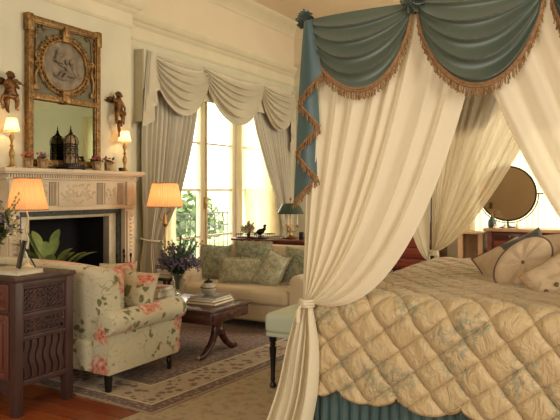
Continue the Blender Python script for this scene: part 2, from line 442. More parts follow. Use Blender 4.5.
# ================================================================== THE ROOM
X0, XB, X1, Y0, Y1, ZC = -5.5, -5.15, 3.6, -2.6, 10.45, 4.28
b = BM(); bx(b, X0-.3, X1+.2, Y0-.2, Y1+.3, -.2, 0); struct('floor', b, M['floor'])
b = BM(); bx(b, X0-.3, X1+.2, Y0-.2, Y1+.3, ZC, ZC+.2); struct('ceiling', b, M['ceiling'])
def wall(name, boxes, zs=3.5):
    b = BM()
    for q in boxes: bx(b, *q)
    return struct(name, b, M['wall'])
WY0, WY1, WZ = 6.72, 9.75, 2.98
wall('wall_left', [(X0-.25, X0, Y0, WY0, 0, ZC), (X0-.25, X0, WY1, Y1+.2, 0, ZC), (X0-.25, X0, WY0, WY1, WZ, ZC)])
# chimney breast with the firebox opening
CY0, CY1 = 3.80, 5.74
FY0, FY1, FZ = 4.24, 5.30, 1.02
wall('wall_chimney', [(X0, XB, CY0, FY0, 0, ZC), (X0, XB, FY1, CY1, 0, ZC), (X0, XB, FY0, FY1, FZ, ZC)])
BX0, BX1, BZ0, BZ1 = -2.25, .3, .45, 2.7
wall('wall_back', [(X0, BX0, Y1, Y1+.2, 0, ZC), (BX1, X1, Y1, Y1+.2, 0, ZC), (BX0, BX1, Y1, Y1+.2, 0, BZ0), (BX0, BX1, Y1, Y1+.2, BZ1, ZC)])
wall('wall_front', [(X0, X1, Y0-.2, Y0, 0, ZC)])
wall('wall_right', [(X1, X1+.2, Y0, Y1, 0, ZC)])
# upper frieze field (warm light put into its cream, above the lower cornice)
FR = 3.5
def path_boxes(b, d, z0, z1, off=0):
    """a band running round the room following the chimney breast; d = projection"""
    bx(b, X0, X0+d, Y0, CY0-off, z0, z1); bx(b, X0, X0+d, CY1, Y1, z0, z1)
    bx(b, XB, XB+d, CY0-d, CY1+d, z0, z1)
    bx(b, X0+d, XB, CY1, CY1+d, z0, z1); bx(b, X0+d, XB, CY0-d, CY0, z0, z1)
    bx(b, X0+d, X1, Y1-d, Y1, z0, z1)
b = BM(); path_boxes(b, .012, FR, 4.08); struct('trim_1', b, M['frieze'])
def moulding(name, prof, n=26):
    b = BM(); z0, z1 = prof[0][0], prof[-1][0]
    for i in range(n):
        a = z0+(z1-z0)*i/n; c_ = z0+(z1-z0)*(i+1)/n; zm = (a+c_)/2
        for (p, q), (r, u) in zip(prof, prof[1:]):
            if p <= zm <= r: d = q+(u-q)*(zm-p)/(r-p)
        path_boxes(b, d, a, c_)
    return struct(name, b, M['trim'])
moulding('trim_2', [(3.17, .012), (3.20, .03), (3.21, .012), (3.33, .012), (3.36, .05), (3.38, .06), (3.40, .10), (3.43, .125), (3.46, .14), (3.48, .14), (3.52, .05)], 32)
moulding('trim_3', [(4.04, .01), (4.06, .03), (4.10, .035), (4.14, .06), (4.18, .10), (4.22, .15), (4.25, .175), (4.28, .18)], 24)
def base(name, boxes):
    b = BM()
    for (a0, a1, b0, b1) in boxes:
        bx(b, a0, a1, b0, b1, 0, .15); 
    struct(name, b, M['trim'])
base('baseboard_left', [(X0, X0+.02, Y0, CY0-.02), (X0, X0+.02, CY1+.02, WY0), (XB, XB+.02, 5.66, CY1+.02), (X0+.02, XB+.02, CY1, CY1+.02)])
base('baseboard_back', [(X0+.02, X1, Y1-.02, Y1)])

# ---- french window in the left wall
wroot = thing('window_1', (X0, (WY0+WY1)/2, 0), None, None); wroot['kind'] = 'structure'
b = BM(); fx0, fx1 = X0-.16, X0-.08
for y0, y1 in ((WY0, WY0+.08), (WY1-.08, WY1), (8.63, 8.75)): bx(b, fx0-.02, fx1+.02, y0, y1, 0, WZ, .006)
bx(b, fx0-.02, fx1+.02, WY0, WY1, WZ-.08, WZ); bx(b, fx0-.02, fx1+.02, WY0, WY1, 0, .04)
obj('window_frame', b, M['trim'], wroot)
for (a, c) in ((WY0+.09, 7.77), (7.80, 8.62), (8.76, WY1-.09)):
    b = BM(); s = .075
    bx(b, fx0, fx1, a, a+s, .05, WZ-.09, .006); bx(b, fx0, fx1, c-s, c, .05, WZ-.09, .006)
    bx(b, fx0, fx1, a+s, c-s, WZ-.17, WZ-.09); bx(b, fx0, fx1, a+s, c-s, .05, .30)
    for z in (.62, 1.30, 1.985, 2.62): bx(b, fx0+.02, fx1-.02, a+s, c-s, z-.014, z+.014)
    lf = obj('casement', b, M['trim'], wroot)
    b = BM(); bx(b, fx0+.036, fx0+.042, a+s, c-s, .30, WZ-.17); obj('pane', b, M['glass'], lf)
b = BM(); tube(b, [(fx1+.03, 7.785, .5), (fx1+.03, 7.785, 2.6)], .011, 8); bx(b, fx1+.0, fx1+.035, 7.765, 7.805, 1.02, 1.2, .006); tube(b, [(fx1+.03, 7.785, 1.1), (fx1+.07, 7.785, 1.1), (fx1+.07, 7.86, 1.09)], .009, 8)
obj('cremone_bolt', b, M['brass'], wroot)

# ---- window in the back wall
w2 = thing('window_2', ((BX0+BX1)/2, Y1+.1, BZ0), None, None); w2['kind'] = 'structure'
b = BM(); n = 3; ww = (BX1-BX0)/n
for i in range(n+1):
    x = BX0+i*ww; bx(b, max(BX0, x-.04), min(BX1, x+.04), Y1+.08, Y1+.14, BZ0, BZ1)
for z in (BZ0, 1.2, 1.95, BZ1-.06): bx(b, BX0, BX1, Y1+.09, Y1+.13, z, z+.05)
obj('window_frame', b, M['trim'], w2)
b = BM(); bx(b, BX0, BX1, Y1+.105, Y1+.11, BZ0, BZ1); obj('pane', b, M['glass'], w2)

# ================================================================== OUTSIDE
b = BM(); bx(b, -90, X0-.3, -40, 90, -5.2, -5.0); o = struct('ground', b, M['grass'])
b = BM(); bx(b, -7.1, X0-.25, 6.0, 10.6, -.25, -.02); struct('trim_4', b, M['trim'])   # balcony slab
t = thing('balcony_railing', (-7.0, 8.3, -.02), 'dark iron balcony railing with crossed bars outside the tall window', 'railing')
b = BM()
for z in (.06, .62, .86): bx(b, -7.015, -6.985, 6.05, 10.55, z, z+.025)
obj('rail', b, M['rail'], t)
b = BM()
for i in range(31): y = 6.07+i*.149; tube(b, [(-7, y, -.02), (-7, y, .87)], .008, 6)
for i in range(15):
    y = 6.07+i*.298
    tube(b, [(-7, y, .63), (-7, y+.298, .87)], .006, 5); tube(b, [(-7, y, .87), (-7, y+.298, .63)], .006, 5)
obj('baluster', b, M['rail'], t)
def tree(loc, h, r, label, seed, nl=1500):
    rnd = random.Random(seed)
    t = thing('garden_tree', loc, label, 'tree', 'trees in the garden below the window')
    L = Vector(loc); b = BM()
    tube(b, cr([L, L+Vector((.1, 0, h*.3)), L+Vector((-.1, .1, h*.6)), L+Vector((0, 0, h*.85))]), .16, 8)
    for i in range(6):
        a = i*1.05; tube(b, [L+Vector((0, 0, h*.45)), L+Vector((r*.5*math.cos(a), r*.5*math.sin(a), h*.7))], [.08, .03], 6)
    obj('trunk', b, M['book_brown'], t)
    b = BM(); cl = [(Vector((rnd.gauss(0, r*.42), rnd.gauss(0, r*.42), h*rnd.uniform(.45, .92)))+L, r*rnd.uniform(.28, .5)) for _ in range(16)]
    cl.append((L+Vector((0,0,h-.5)), .5))
    for i in range(nl):
        c, cr_ = cl[i % len(cl)]
        d = Vector((rnd.gauss(0, 1), rnd.gauss(0, 1), rnd.gauss(0, 1))).normalized()
        p = c+d*cr_*rnd.uniform(.6, 1.05); s = rnd.uniform(.14, .26)
        u = Vector((rnd.gauss(0, 1), rnd.gauss(0, 1), rnd.gauss(0, 1))).normalized(); v = u.cross(d)
        if v.length < .1: continue
        v.normalize()
        vs = [b.verts.new(p+q) for q in (u*s*.6, v*s*.35, -u*s*.6, -v*s*.35)]; b.faces.new(vs)
    obj('crown', b, M['tree'], t)
tree((-12.2, 15.2, -5), 6.5, 1.5, 'leafy green tree seen through the left pane of the tall window', 1)
tree((-17.5, 22.0, -5), 5.4, 2.0, 'rounded pale green tree low behind the balcony railing', 2)
tree((-11.0, 20.5, -5), 4.9, 1.6, 'small pale green tree in the right panes behind the railing', 3)
b = BM()
grid(b, 60, 10, lambda u, v: Vector((-60+0*v+20*u, -5+95*u, -5))+Vector((-18*v, 6*v, 6.5*math.sin(v*PI*.5)+2.2*noise.noise(Vector((u*9, v*2, 0)))*v)))
o = struct('hillside', b, M['hill'], smooth=True)

# ================================================================== FIREPLACE
YC = 4.77
t = thing('fireplace_surround', (XB, YC, 0), 'carved pale stone fireplace surround with dentils and fluted panels', 'fireplace')
b = BM(); xf = -4.99
bx(b, XB, xf, YC-.84, YC-.70, 0, 1.10, .004); bx(b, XB, xf, YC+.70, YC+.84, 0, 1.10, .004)
bx(b, XB, xf, YC-.84, YC+.84, 1.10, 1.40, .004)
bx(b, XB, xf+.02, YC-.86, YC+.86, 1.095, 1.125, .006)
obj('frieze', b, M['mantel'], t)
b = BM(); bx(b, XB, -4.90, YC-.93, YC+.93, 1.465, 1.503, .006); bx(b, XB, -4.925, YC-.905, YC+.905, 1.45, 1.466, .004); bx(b, XB, -4.965, YC-.865, YC+.865, 1.40, 1.418, .004)
obj('mantel_shelf', b, M['mantel'], t)
b = BM(); bx(b, XB, -4.975, YC-.85, YC+.85, 1.418, 1.45)
for i in range(58): y = YC-.85+i*.0298; bx(b, -4.975, -4.952, y, y+.016, 1.42, 1.447)
obj('dentil_band', b, M['mantel'], t)
for s in (-1, 1):
    b = BM(); y = YC+s*.77
    bx(b, xf, xf+.022, y-.055, y+.055, .16, 1.07, .004); bx(b, xf, xf+.03, y-.07, y+.07, 0, .15, .004); bx(b, xf, xf+.03, y-.068, y+.068, 1.13, 1.39, .004)
    for i in range(20):
        z = .22+i*.042; puff(b, (xf+.026, y, z), (.008, .022, .015), nu=8, nv=5)
        scroll(b, (xf+.024, y+(.02 if i % 2 else -.02), z), Vector((0,1,0)), Vector((0,0,1)), .018, 1.1, .004, 1 if i % 2 else -1, 8)
    obj('pilaster', b, M['mantel'], t)
rnd = random.Random(5)
def relief_panel(y0, y1, z0, z1, n, seed):
    b = BM(); rnd = random.Random(seed); U = Vector((0,1,0)); V = Vector((0,0,1))
    bx(b, xf, xf+.012, y0, y1, z0, z1, .004)
    yc, zc = (y0+y1)/2, (z0+z1)/2
    puff(b, (xf+.014, yc, zc), (.012, .025, .03), nu=10, nv=6)
    for i in range(n):
        for s in (-1, 1):
            r = random.Random(seed*100+i); dy = r.uniform(.02, (y1-y0)/2-.03); z = r.uniform(z0+.03, z1-.03)
            scroll(b, (xf+.013, yc+s*dy, z), U, V, r.uniform(.015, .032), 1.1, .006, s, 10)
    for s in (-1, 1):
        tube(b, cr([(xf+.014, yc+s*(y1-y0)*.06, zc), (xf+.014, yc+s*(y1-y0)*.2, zc+.05), (xf+.014, yc+s*(y1-y0)*.33, zc-.03), (xf+.014, yc+s*(y1-y0)*.44, zc+.02)]), .006, 6)
    obj('carved_panel', b, M['mantel'], t)
relief_panel(YC-.25, YC+.25, 1.14, 1.38, 16, 3)
for s in (-1, 1):
    relief_panel(min(YC+s*.38, YC+s*.56), max(YC+s*.38, YC+s*.56), 1.15, 1.375, 5, 6+s)
    for (a, c) in ((.27, .36), (.58, .67)):
        y0, y1 = sorted((YC+s*a, YC+s*c)); b = BM()
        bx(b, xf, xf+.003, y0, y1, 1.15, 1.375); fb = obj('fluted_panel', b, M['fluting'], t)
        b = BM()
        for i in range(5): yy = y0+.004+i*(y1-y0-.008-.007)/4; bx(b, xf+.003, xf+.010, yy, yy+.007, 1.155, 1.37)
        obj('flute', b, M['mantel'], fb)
b = BM()
for y0, y1, z0, z1 in ((YC-.70, YC-.635, 0, 1.10), (YC+.635, YC+.70, 0, 1.10), (YC-.635, YC+.635, 1.045, 1.10)): bx(b, XB+.001, -5.05, y0, y1, z0, z1)
obj('marble_slip', b, M['black_marble'], t)
b = BM()
for y0, y1, z0, z1 in ((YC-.635, YC-.53, 0, 1.045), (YC+.53, YC+.635, 0, 1.045), (YC-.53, YC+.53, 1.015, 1.045)): bx(b, XB-.06, -5.065, y0, y1, z0, z1, .003)
obj('firebox_frame', b, M['steel'], t)
b = BM()
bx(b, X0+.002, X0+.02, FY0, FY1, 0, FZ); bx(b, X0+.02, XB-.001, FY0, FY0+.012, 0, FZ); bx(b, X0+.02, XB-.001, FY1-.012, FY1, 0, FZ); bx(b, X0+.02, XB-.001, FY0, FY1, FZ-.012, FZ-.001); bx(b, X0+.02, XB, FY0, FY1, .001, .015)
obj('firebox_lining', b, M['soot'], t)
b = BM(); bx(b, XB, -4.62, YC-.9, YC+.9, 0, .03, .004); obj('hearth_slab', b, M['black_marble'], t)

# ---- trumeau mirror over the mantel
t = thing('trumeau_mirror', (XB, YC, 1.51), 'tall gilt trumeau mirror with oval relief panel above the mantel', 'mirror')
ty0, ty1, tz0, tz1 = 4.25, 5.19, 1.53, 2.98; xw = XB+.03
b = BM(); bx(b, XB, xw, ty0+.01, ty1-.01, tz0+.01, tz1-.01); obj('backboard', b, M['grey_panel'], t)
def frame_moulding(b, y0, y1, z0, z1, wd, x, d):
    for (a0, a1, c0, c1) in ((y0, y1, z0, z0+wd), (y0, y1, z1-wd, z1), (y0, y0+wd, z0+wd, z1-wd), (y1-wd, y1, z0+wd, z1-wd)):
        bx(b, x, x+d, a0, a1, c0, c1, .006)
b = BM(); frame_moulding(b, ty0, ty1, tz0, tz1, .055, XB, .07); frame_moulding(b, ty0+.05, ty1-.05, tz0+.05, tz1-.05, .018, XB, .055)
bx(b, XB, XB+.075, ty0+.05, ty1-.05, 2.175, 2.235, .008)
for s in (ty0-.015, ty1-.055): bx(b, XB, XB+.075, s, s+.07, 2.83, tz1+.015, .008)
for i in range(46):
    z = tz0+.03+i*(tz1-tz0-.06)/45
    for y in (ty0+.026, ty1-.026): puff(b, (XB+.07, y, z), (.008, .016, .013), nu=8, nv=4)
for i in range(30):
    y = ty0+.04+i*(ty1-ty0-.08)/29
    for z in (tz0+.028, tz1-.028, 2.205): puff(b, (XB+.072, y, z), (.008, .013, .014), nu=8, nv=4)
obj('gilt_frame', b, M['gilt'], t)
b = BM(); bx(b, xw, xw+.006, ty0+.065, ty1-.065, tz0+.065, 2.178); obj('mirror_glass', b, M['mirror'], t)
# oval medallion
mc = Vector((xw+.005, 4.72, 2.555)); A, B = .275, .245
b = BM()
def ov(u, v):
    a = 2*PI*u; r = v; return mc+Vector((.018*(1-r*r)+.012*noise.noise(Vector((math.cos(a)*r*3, math.sin(a)*r*3, 1))), A*r*math.cos(a), B*r*math.sin(a)))
grid(b, 32, 8, ov, wrap=True)
bmesh.ops.remove_doubles(b, verts=b.verts, dist=1e-5)
# generic grouped figures in low relief
rr = Vector
def fig(cy, cz, s, fl):
    puff(b, mc+rr((.03, cy, cz+.06*s)), (.016*s, .022*s, .026*s), nu=10, nv=6)
    tube(b, cr([mc+rr((.026, cy, cz+.04*s)), mc+rr((.03, cy+fl*.015*s, cz-.01*s)), mc+rr((.028, cy+fl*.04*s, cz-.05*s))]), [.014*s]+[.026*s]*6+[.028*s]*5+[.03*s], 8)
    tube(b, cr([mc+rr((.028, cy+fl*.03*s, cz-.05*s)), mc+rr((.032, cy-fl*.05*s, cz-.045*s)), mc+rr((.026, cy-fl*.09*s, cz-.09*s))]), .014*s, 8)
    tube(b, cr([mc+rr((.03, cy, cz+.03*s)), mc+rr((.034, cy-fl*.05*s, cz+.01*s)), mc+rr((.028, cy-fl*.09*s, cz+.03*s))]), .009*s, 7)
fig(.06, -.03, 1.25, 1); fig(.0, -.02, 1.05, 1); fig(-.11, .07, .9, -1)
tube(b, cr([mc+rr((.02, -.16, -.1)), mc+rr((.024, -.05, -.14)), mc+rr((.024, .08, -.12)), mc+rr((.02, .17, -.06))]), .012, 6)
obj('oval_relief', b, M['relief'], t)
b = BM()
N = 48
def ring(a, bb, x, r): tube(b, [mc+Vector((x, a*math.cos(q), bb*math.sin(q))) for q in [2*PI*i/N for i in range(N+1)]], r, 8, cap=False)
ring(A+.012, B+.012, .008, .016); ring(A+.055, B+.05, .004, .012)
for i in range(40):
    q = 2*PI*i/40; puff(b, mc+Vector((.012, (A+.036)*math.cos(q), (B+.033)*math.sin(q))), (.012, .013, .013), nu=8, nv=5)
obj('bead_ring', b, M['gilt'], t)
b = BM(); rnd = random.Random(11); U = Vector((0,1,0)); V = Vector((0,0,1))
bx(b, xw, xw+.05, 4.66, 4.78, 2.79, 2.91, .012); bx(b, xw, xw+.06, 4.68, 4.76, 2.84, 2.96, .012)
obj('crest', b, M['gilt'], t); b = BM()
bx(b, xw, xw+.06, 4.65, 4.79, 2.19, 2.30, .012); bx(b, xw+.01, xw+.07, 4.68, 4.76, 2.17, 2.26, .012)
obj('lower_cartouche', b, M['gilt'], t); b = BM(); ring(A+.077, B+.058, .004, .007)
for i in range(70):                                    # laurel garland round the oval
    q = rnd.uniform(0, 2*PI)
    if rnd.random() < .5: q = rnd.choice((PI/2, -PI/2))+rnd.gauss(0, .5)
    k = rnd.uniform(.065, .09); p = mc+Vector((.012, (A+k)*math.cos(q), (B+k*.7)*math.sin(q)))
    puff(b, p, (.012, rnd.uniform(.012, .024), rnd.uniform(.008, .016)), rot=Matrix.Rotation(q, 3, 'X'), nu=8, nv=4)
obj('laurel_garland', b, M['gilt'], t)
for s in (-1, 1):
    b = BM(); yy = mc.y+s*.37
    tube(b, cr([(xw+.015, yy, 2.30), (xw+.02, yy+.01*s, 2.42), (xw+.03, yy-.03*s, 2.52), (xw+.015, yy, 2.60), (xw+.018, yy+.015*s, 2.63)]), .015, 8)
    tube(b, [(xw+.012, yy, 2.6), (xw+.01, mc.y+s*.36, 2.87)], .006, 6)
    bx(b, xw, xw+.03, yy-.035, yy+.035, 2.27, 2.33, .006); scroll(b, (xw+.02, yy-.02*s, 2.62), U, V, .035, 1.3, .011, s)
    scroll(b, (xw+.02, yy, 2.52), U, V, .03, 1.2, .01, -s)
    for dy, dz in ((.36, .29), (.30, .33), (.38, .23)):  # corner sprays
        for j in range(3): puff(b, (xw+.012, mc.y+s*dy+rnd.gauss(0, .018), 2.56+dz+rnd.gauss(0, .015)), (.012, .022, .01), rot=Matrix.Rotation(rnd.uniform(0, 3), 3, 'X'), nu=8, nv=4)
    obj('side_bracket', b, M['gilt'], t)

# ---- cherub wall ornaments
def putto(name, y, z, label, fl, fiddle):
    t = thing(name, (XB, y, z), label, 'wall ornament')
    s = 1.0; x = XB+.075
    def P(dx, dy, dz): return Vector((x+dx*s, y+fl*dy*s, z+dz*s))
    pts = [P(0,0,0), P(.005,.005,.07), P(0,0,.12), P(.004,-.002,.165), P(.02,.045,.0), P(.035,.06,-.055), P(.02,.05,-.12), P(.04,.07,-.135),
           P(0,-.04,-.005), P(.03,-.055,-.07), P(.01,-.035,-.14), P(.03,-.03,-.165),
           P(.0,.055,.11), P(.03,.08,.07), P(.045,.045,.09), P(.0,-.055,.11), P(.03,-.07,.06), P(.05,-.01,.075)]
    if not fiddle:
        pts[13] = P(.02,.085,.13); pts[14] = P(.03,.10,.17); pts[16] = P(.02,-.085,.05); pts[17] = P(.04,-.06,.0)
    ed = [(0,1),(1,2),(2,3),(0,4),(4,5),(5,6),(6,7),(0,8),(8,9),(9,10),(10,11),(2,12),(12,13),(13,14),(2,15),(15,16),(16,17)]
    R = [.042,.040,.036,.018,.034,.026,.016,.010,.034,.027,.016,.010,.019,.014,.010,.019,.014,.010]
    me = bpy.data.meshes.new('body'); me.from_pydata([tuple(p-Vector((XB,y,z))) for p in pts], ed, [])
    o = bpy.data.objects.new('body', me); COL.objects.link(o); o.parent = t; me.materials.append(M['old_gilt'])
    sk = o.modifiers.new('skin', 'SKIN'); su = o.modifiers.new('sub', 'SUBSURF'); su.levels = su.render_levels = 1
    for i, r in enumerate(R): me.skin_vertices[0].data[i].radius = (r, r)
    me.skin_vertices[0].data[0].use_root = True; sk.use_smooth_shade = True
    b = BM(); h = P(.012, .0, .183)
    puff(b, h, (.034, .033, .038), nu=16, nv=10); puff(b, h+Vector((.034, 0, -.005)), (.008, .006, .008), nu=8, nv=5)
    for q in (-1, 1): puff(b, h+Vector((.028, q*.015, -.012)), (.012, .013, .012), nu=8, nv=5); puff(b, h+Vector((.0, q*.034, 0)), (.007, .005, .01), nu=8, nv=5)
    obj('head', b, M['old_gilt'], t)
    b = BM(); rnd = random.Random(4)
    for i in range(34):
        a = rnd.uniform(0, 2*PI); e = rnd.uniform(.1, 1.4); d = Vector((math.cos(a)*math.cos(e)*.8-.3, math.sin(a)*math.cos(e), math.sin(e)))
        puff(b, h+d*.034, (.012, .012, .011), nu=7, nv=4)
    obj('curls', b, M['old_gilt'], t)
    for q in (-1, 1):
        b = BM()
        for i in range(6):
            a = .3+i*.28; leaf(b, P(-.035, q*.03, .10), (-.25, fl*q*math.cos(a), math.sin(a)), .13-.012*i, .035, bend=.1, up=Vector((1,0,0)), n=4, fold=.15)
        bmesh.ops.solidify(b, geom=b.faces[:], thickness=.005); obj('wing', b, M['old_gilt'], t)
    b = BM()
    tube(b, cr([P(.03,.06,.01), P(.05,.0,-.02), P(.03,-.07,-.01), P(.0,-.09,-.06), P(.01,-.07,-.13)]), [.016]*8+[.02]*8+[.014]*9, 8)
    if not fiddle: tube(b, cr([P(.02,.0,-.1), P(.03,.02,-.17), P(.01,-.01,-.23), P(.02,.01,-.28)]), [.022]*6+[.02]*6+[.013]*7, 8)
    obj('drapery', b, M['old_gilt'], t)
    if fiddle:
        b = BM(); c = P(.055, .045, .125)
        R3 = Matrix.Rotation(-.35*fl, 3, 'X')
        for dy, r in ((-.02, .026), (.02, .020)): puff(b, c+R3 @ Vector((0, dy, 0)), (.010, r, r*.8), nu=12, nv=6)
        tube(b, [c+R3 @ Vector((0, .02, 0)), c+R3 @ Vector((.005, .10, .0))], .005, 6); obj('violin', b, M['old_gilt'], t)
        b = BM(); tube(b, [P(.07, -.02, .15), P(.06, .21, .045)], .004, 6); obj('bow', b, M['old_gilt'], t)
    return t
putto('cherub_ornament', 4.03, 2.17, 'gilt winged cherub playing a violin on the wall left of the mirror', 1, True)
putto('cherub_ornament', 5.45, 2.17, 'gilt winged cherub with trailing drapery on the wall right of the mirror', -1, False)

# ---- small lamps on the mantel
def baluster(b, c, h, r, foot):
    P_ = [(foot, 0), (foot, .012), (foot*.55, .022), (foot*.35, .05), (r*.5, .07), (r*.9, .10), (r, .125), (r*.6, .155), (r*.35, .17), (r*.75, .185), (r*.35, .2), (r*.45, .22), (r*.95, .25), (r*.5, .285), (r*.35, .3)]
    k = h/.3; lathe(b, [(a, z*k) for a, z in P_], c, 18)
def pleat_shade(b, c, r0, r1, h, n=28):
    """open lampshade with fine pleats, bottom radius r0, top r1"""
    c = Vector(c); rings = []
    for z, r in ((0, r0), (h*.5, (r0+r1)/2-.002), (h, r1)):
        rings.append([b.verts.new(c+Vector((r*(1+(.018 if i % 2 else -.018))*math.cos(PI*i/n), r*(1+(.018 if i % 2 else -.018))*math.sin(PI*i/n), z))) for i in range(2*n)])
    ringconnect(b, rings, True, False)
def ringband(b, c, r, rr, n=36): c = Vector(c); tube(b, [c+Vector((r*math.cos(2*PI*i/n), r*math.sin(2*PI*i/n), 0)) for i in range(n+1)], rr, 6, cap=False)
def mantel_lamp(y, label):
    c = Vector((-5.025, y, 1.503)); t = thing('mantel_lamp', c, label, 'lamp', 'pair of mantel lamps')
    b = BM(); baluster(b, c, .33, .026, .042); obj('lamp_base', b, M['brass'], t)
    b = BM(); pleat_shade(b, c+Vector((0,0,.335)), .072, .043, .125); s = obj('lamp_shade', b, M['shade_warm'], t)
    b = BM(); ringband(b, c+Vector((0,0,.335)), .073, .003); obj('shade_trim', b, M['hem'], s)
    b = BM(); ringband(b, c+Vector((0,0,.46)), .044, .003); obj('shade_trim', b, M['hem'], s)
    lamp('bulb', c+Vector((0,0,.38)), 1.5, .02)
mantel_lamp(4.01, 'small brass baluster lamp with lit shade at the left end of the mantel')
mantel_lamp(5.50, 'small brass baluster lamp with lit shade at the right end of the mantel')

# ---- pavilion lantern
c = Vector((-5.02, 4.71, 1.503)); t = thing('pavilion_lantern', c, 'black domed birdcage-shaped lantern on the middle of the mantel', 'lantern')
b = BM(); bx(b, c.x-.09, c.x+.09, c.y-.11, c.y+.11, c.z+.012, c.z+.03, .004)
for i in range(9): y = c.y-.1+i*.025; bx(b, c.x+.075, c.x+.085, y-.004, y+.004, c.z+.03, c.z+.055)
for i in range(7): x = c.x-.075+i*.025; bx(b, x-.004, x+.004, c.y-.1, c.y-.09, c.z+.03, c.z+.055)
bx(b, c.x+.07, c.x+.09, c.y-.105, c.y+.105, c.z+.05, c.z+.058)
for sx in (-1, 1):
    for sy in (-1, 1): puff(b, (c.x+sx*.08, c.y+sy*.1, c.z+.007), (.012, .012, .01), nu=8, nv=5)
obj('footed_base', b, M['iron'], t)
b = BM(); lathe(b, [(.066, .055), (.066, .20), (.06, .205), (.06, .25)], c, 8); obj('lantern_body', b, M['pot_glass'], t)
b = BM()
for i in range(8):
    a = 2*PI*i/8; p = Vector((math.cos(a), math.sin(a), 0))
    tube(b, [c+p*.068+Vector((0,0,.055)), c+p*.068+Vector((0,0,.205)), c+p*.062+Vector((0,0,.255))], .005, 6)
    tube(b, cr([c+p*.068+Vector((0,0,.255)), c+p*.072+Vector((0,0,.29)), c+p*.05+Vector((0,0,.335)), c+p*.012+Vector((0,0,.36))]), .0045, 6)
    q = Vector((math.cos(a+PI/8), math.sin(a+PI/8), 0)); k = Vector((-q.y, q.x, 0))
    cc = c+q*.062+Vector((0,0,.20)); tube(b, [cc+k*.018*math.cos(e)+Vector((0,0,.018*math.sin(e))) for e in [2*PI*j/12 for j in range(13)]], .004, 5, cap=False)
    cc = c+q*.066+Vector((0,0,.11)); tube(b, [cc-k*.02, cc+Vector((0,0,.05)), cc+k*.02], .003, 5)
for z, r in ((.06, .07), (.165, .07), (.235, .067), (.258, .072)): ringband(b, c+Vector((0,0,z)), r, .006, 8)
obj('wire_frame', b, M['iron'], t)
b = BM(); lathe(b, [(.066, .258), (.066, .28), (.052, .32), (.02, .35), (.006, .36)], c, 16); obj('dome', b, M['pot_glass'], t)
b = BM(); lathe(b, [(.02, .35), (.024, .365), (.01, .385), (.014, .395), (.004, .41), (.006, .42), (.002, .45)], c, 10); obj('finial', b, M['iron'], t)

# ---- flower pots on the mantel
def flower_pot(y, label, seed, a, bcol):
    rnd = random.Random(seed); c = Vector((-5.0, y, 1.503)); t = thing('flower_pot', c, label, 'flower pot', 'flower pots on the mantel')
    b = BM(); prof = [(.036, 0), (.04, .006), (.038, .02), (.040, .085), (.044, .092)]
    lathe(b, prof, c, 12); 
    obj('pot', b, M['pot_glass'], t)
    b = BM()
    for i in range(6): a_ = 2*PI*i/6; tube(b, [c+Vector((.040*math.cos(a_), .040*math.sin(a_), .0)), c+Vector((.045*math.cos(a_), .045*math.sin(a_), .095))], .004, 5)
    ringband(b, c+Vector((0,0,.092)), .045, .004, 20); obj('pot_frame', b, M['brass'], t)
    b = BM()
    for i in range(26):
        a_ = rnd.uniform(0, 2*PI); leaf(b, c+Vector((0,0,.085)), (math.cos(a_), math.sin(a_), rnd.uniform(.4, 1.6)), rnd.uniform(.05, .085), .02, .3, n=4)
    obj('foliage', b, M['leaf'], t)
    for mt, nm in ((a, 'blossoms'), (bcol, 'blossoms')):
        b = BM()
        for i in range(8):
            a_ = rnd.uniform(0, 2*PI); r = rnd.uniform(.01, .058); blossom(b, c+Vector((r*math.cos(a_), r*math.sin(a_), .125+rnd.uniform(-.02, .035)-r*.3)), rnd.uniform(.012, .018), rnd, 5)
        obj(nm, b, M[mt], t)
flower_pot(4.17, 'leftmost ivory pot of pink flowers on the mantel', 21, 'pink', 'pink')
flower_pot(4.34, 'ivory pot of violet and pink flowers just left of the lantern', 22, 'violet', 'pink')
flower_pot(5.05, 'ivory pot of pink flowers just right of the lantern', 23, 'pink', 'pink')
flower_pot(5.22, 'rightmost ivory pot of violet flowers on the mantel', 24, 'violet', 'pink')
b = BM(); c = (-4.98, 5.40, 1.503); bx(b, -5.0, -4.96, 5.375, 5.425, 1.503, 1.545, .004); bx(b, -5.003, -4.957, 5.372, 5.428, 1.533, 1.537)
tag(obj('trinket_box', b, M['iron'], None, c), 'tiny black box beside the right mantel lamp', 'box')

# ---- plant on the hearth
rnd = random.Random(9); c = Vector((-4.70, 4.14, .03)); t = thing('aspidistra_plant', c, 'broad-leaved green plant standing before the dark fireplace opening', 'plant')
b = BM(); lathe(b, [(.09, 0), (.12, .05), (.14, .2), (.15, .25), (.14, .26), (.13, .22)], c, 20); obj('pot', b, M['ceramic'], t)
b = BM()
for i in range(26):
    a = rnd.uniform(0, 2*PI); l = rnd.uniform(.62, .86); lean = rnd.uniform(.12, .75)
    d = Vector((math.cos(a)*lean*.45, math.sin(a)*lean*1.2, 1)).normalized(); p0 = c+Vector((0,0,.22)); p1 = p0+d*l*.55
    tube(b, [p0, p1], .004, 5); leaf(b, p1, d+Vector((math.cos(a)*.2, math.sin(a)*.5, -.1)), l*.45, .10, .35, n=8, fold=.12)
obj('foliage', b, M['leaf_pale'], t)

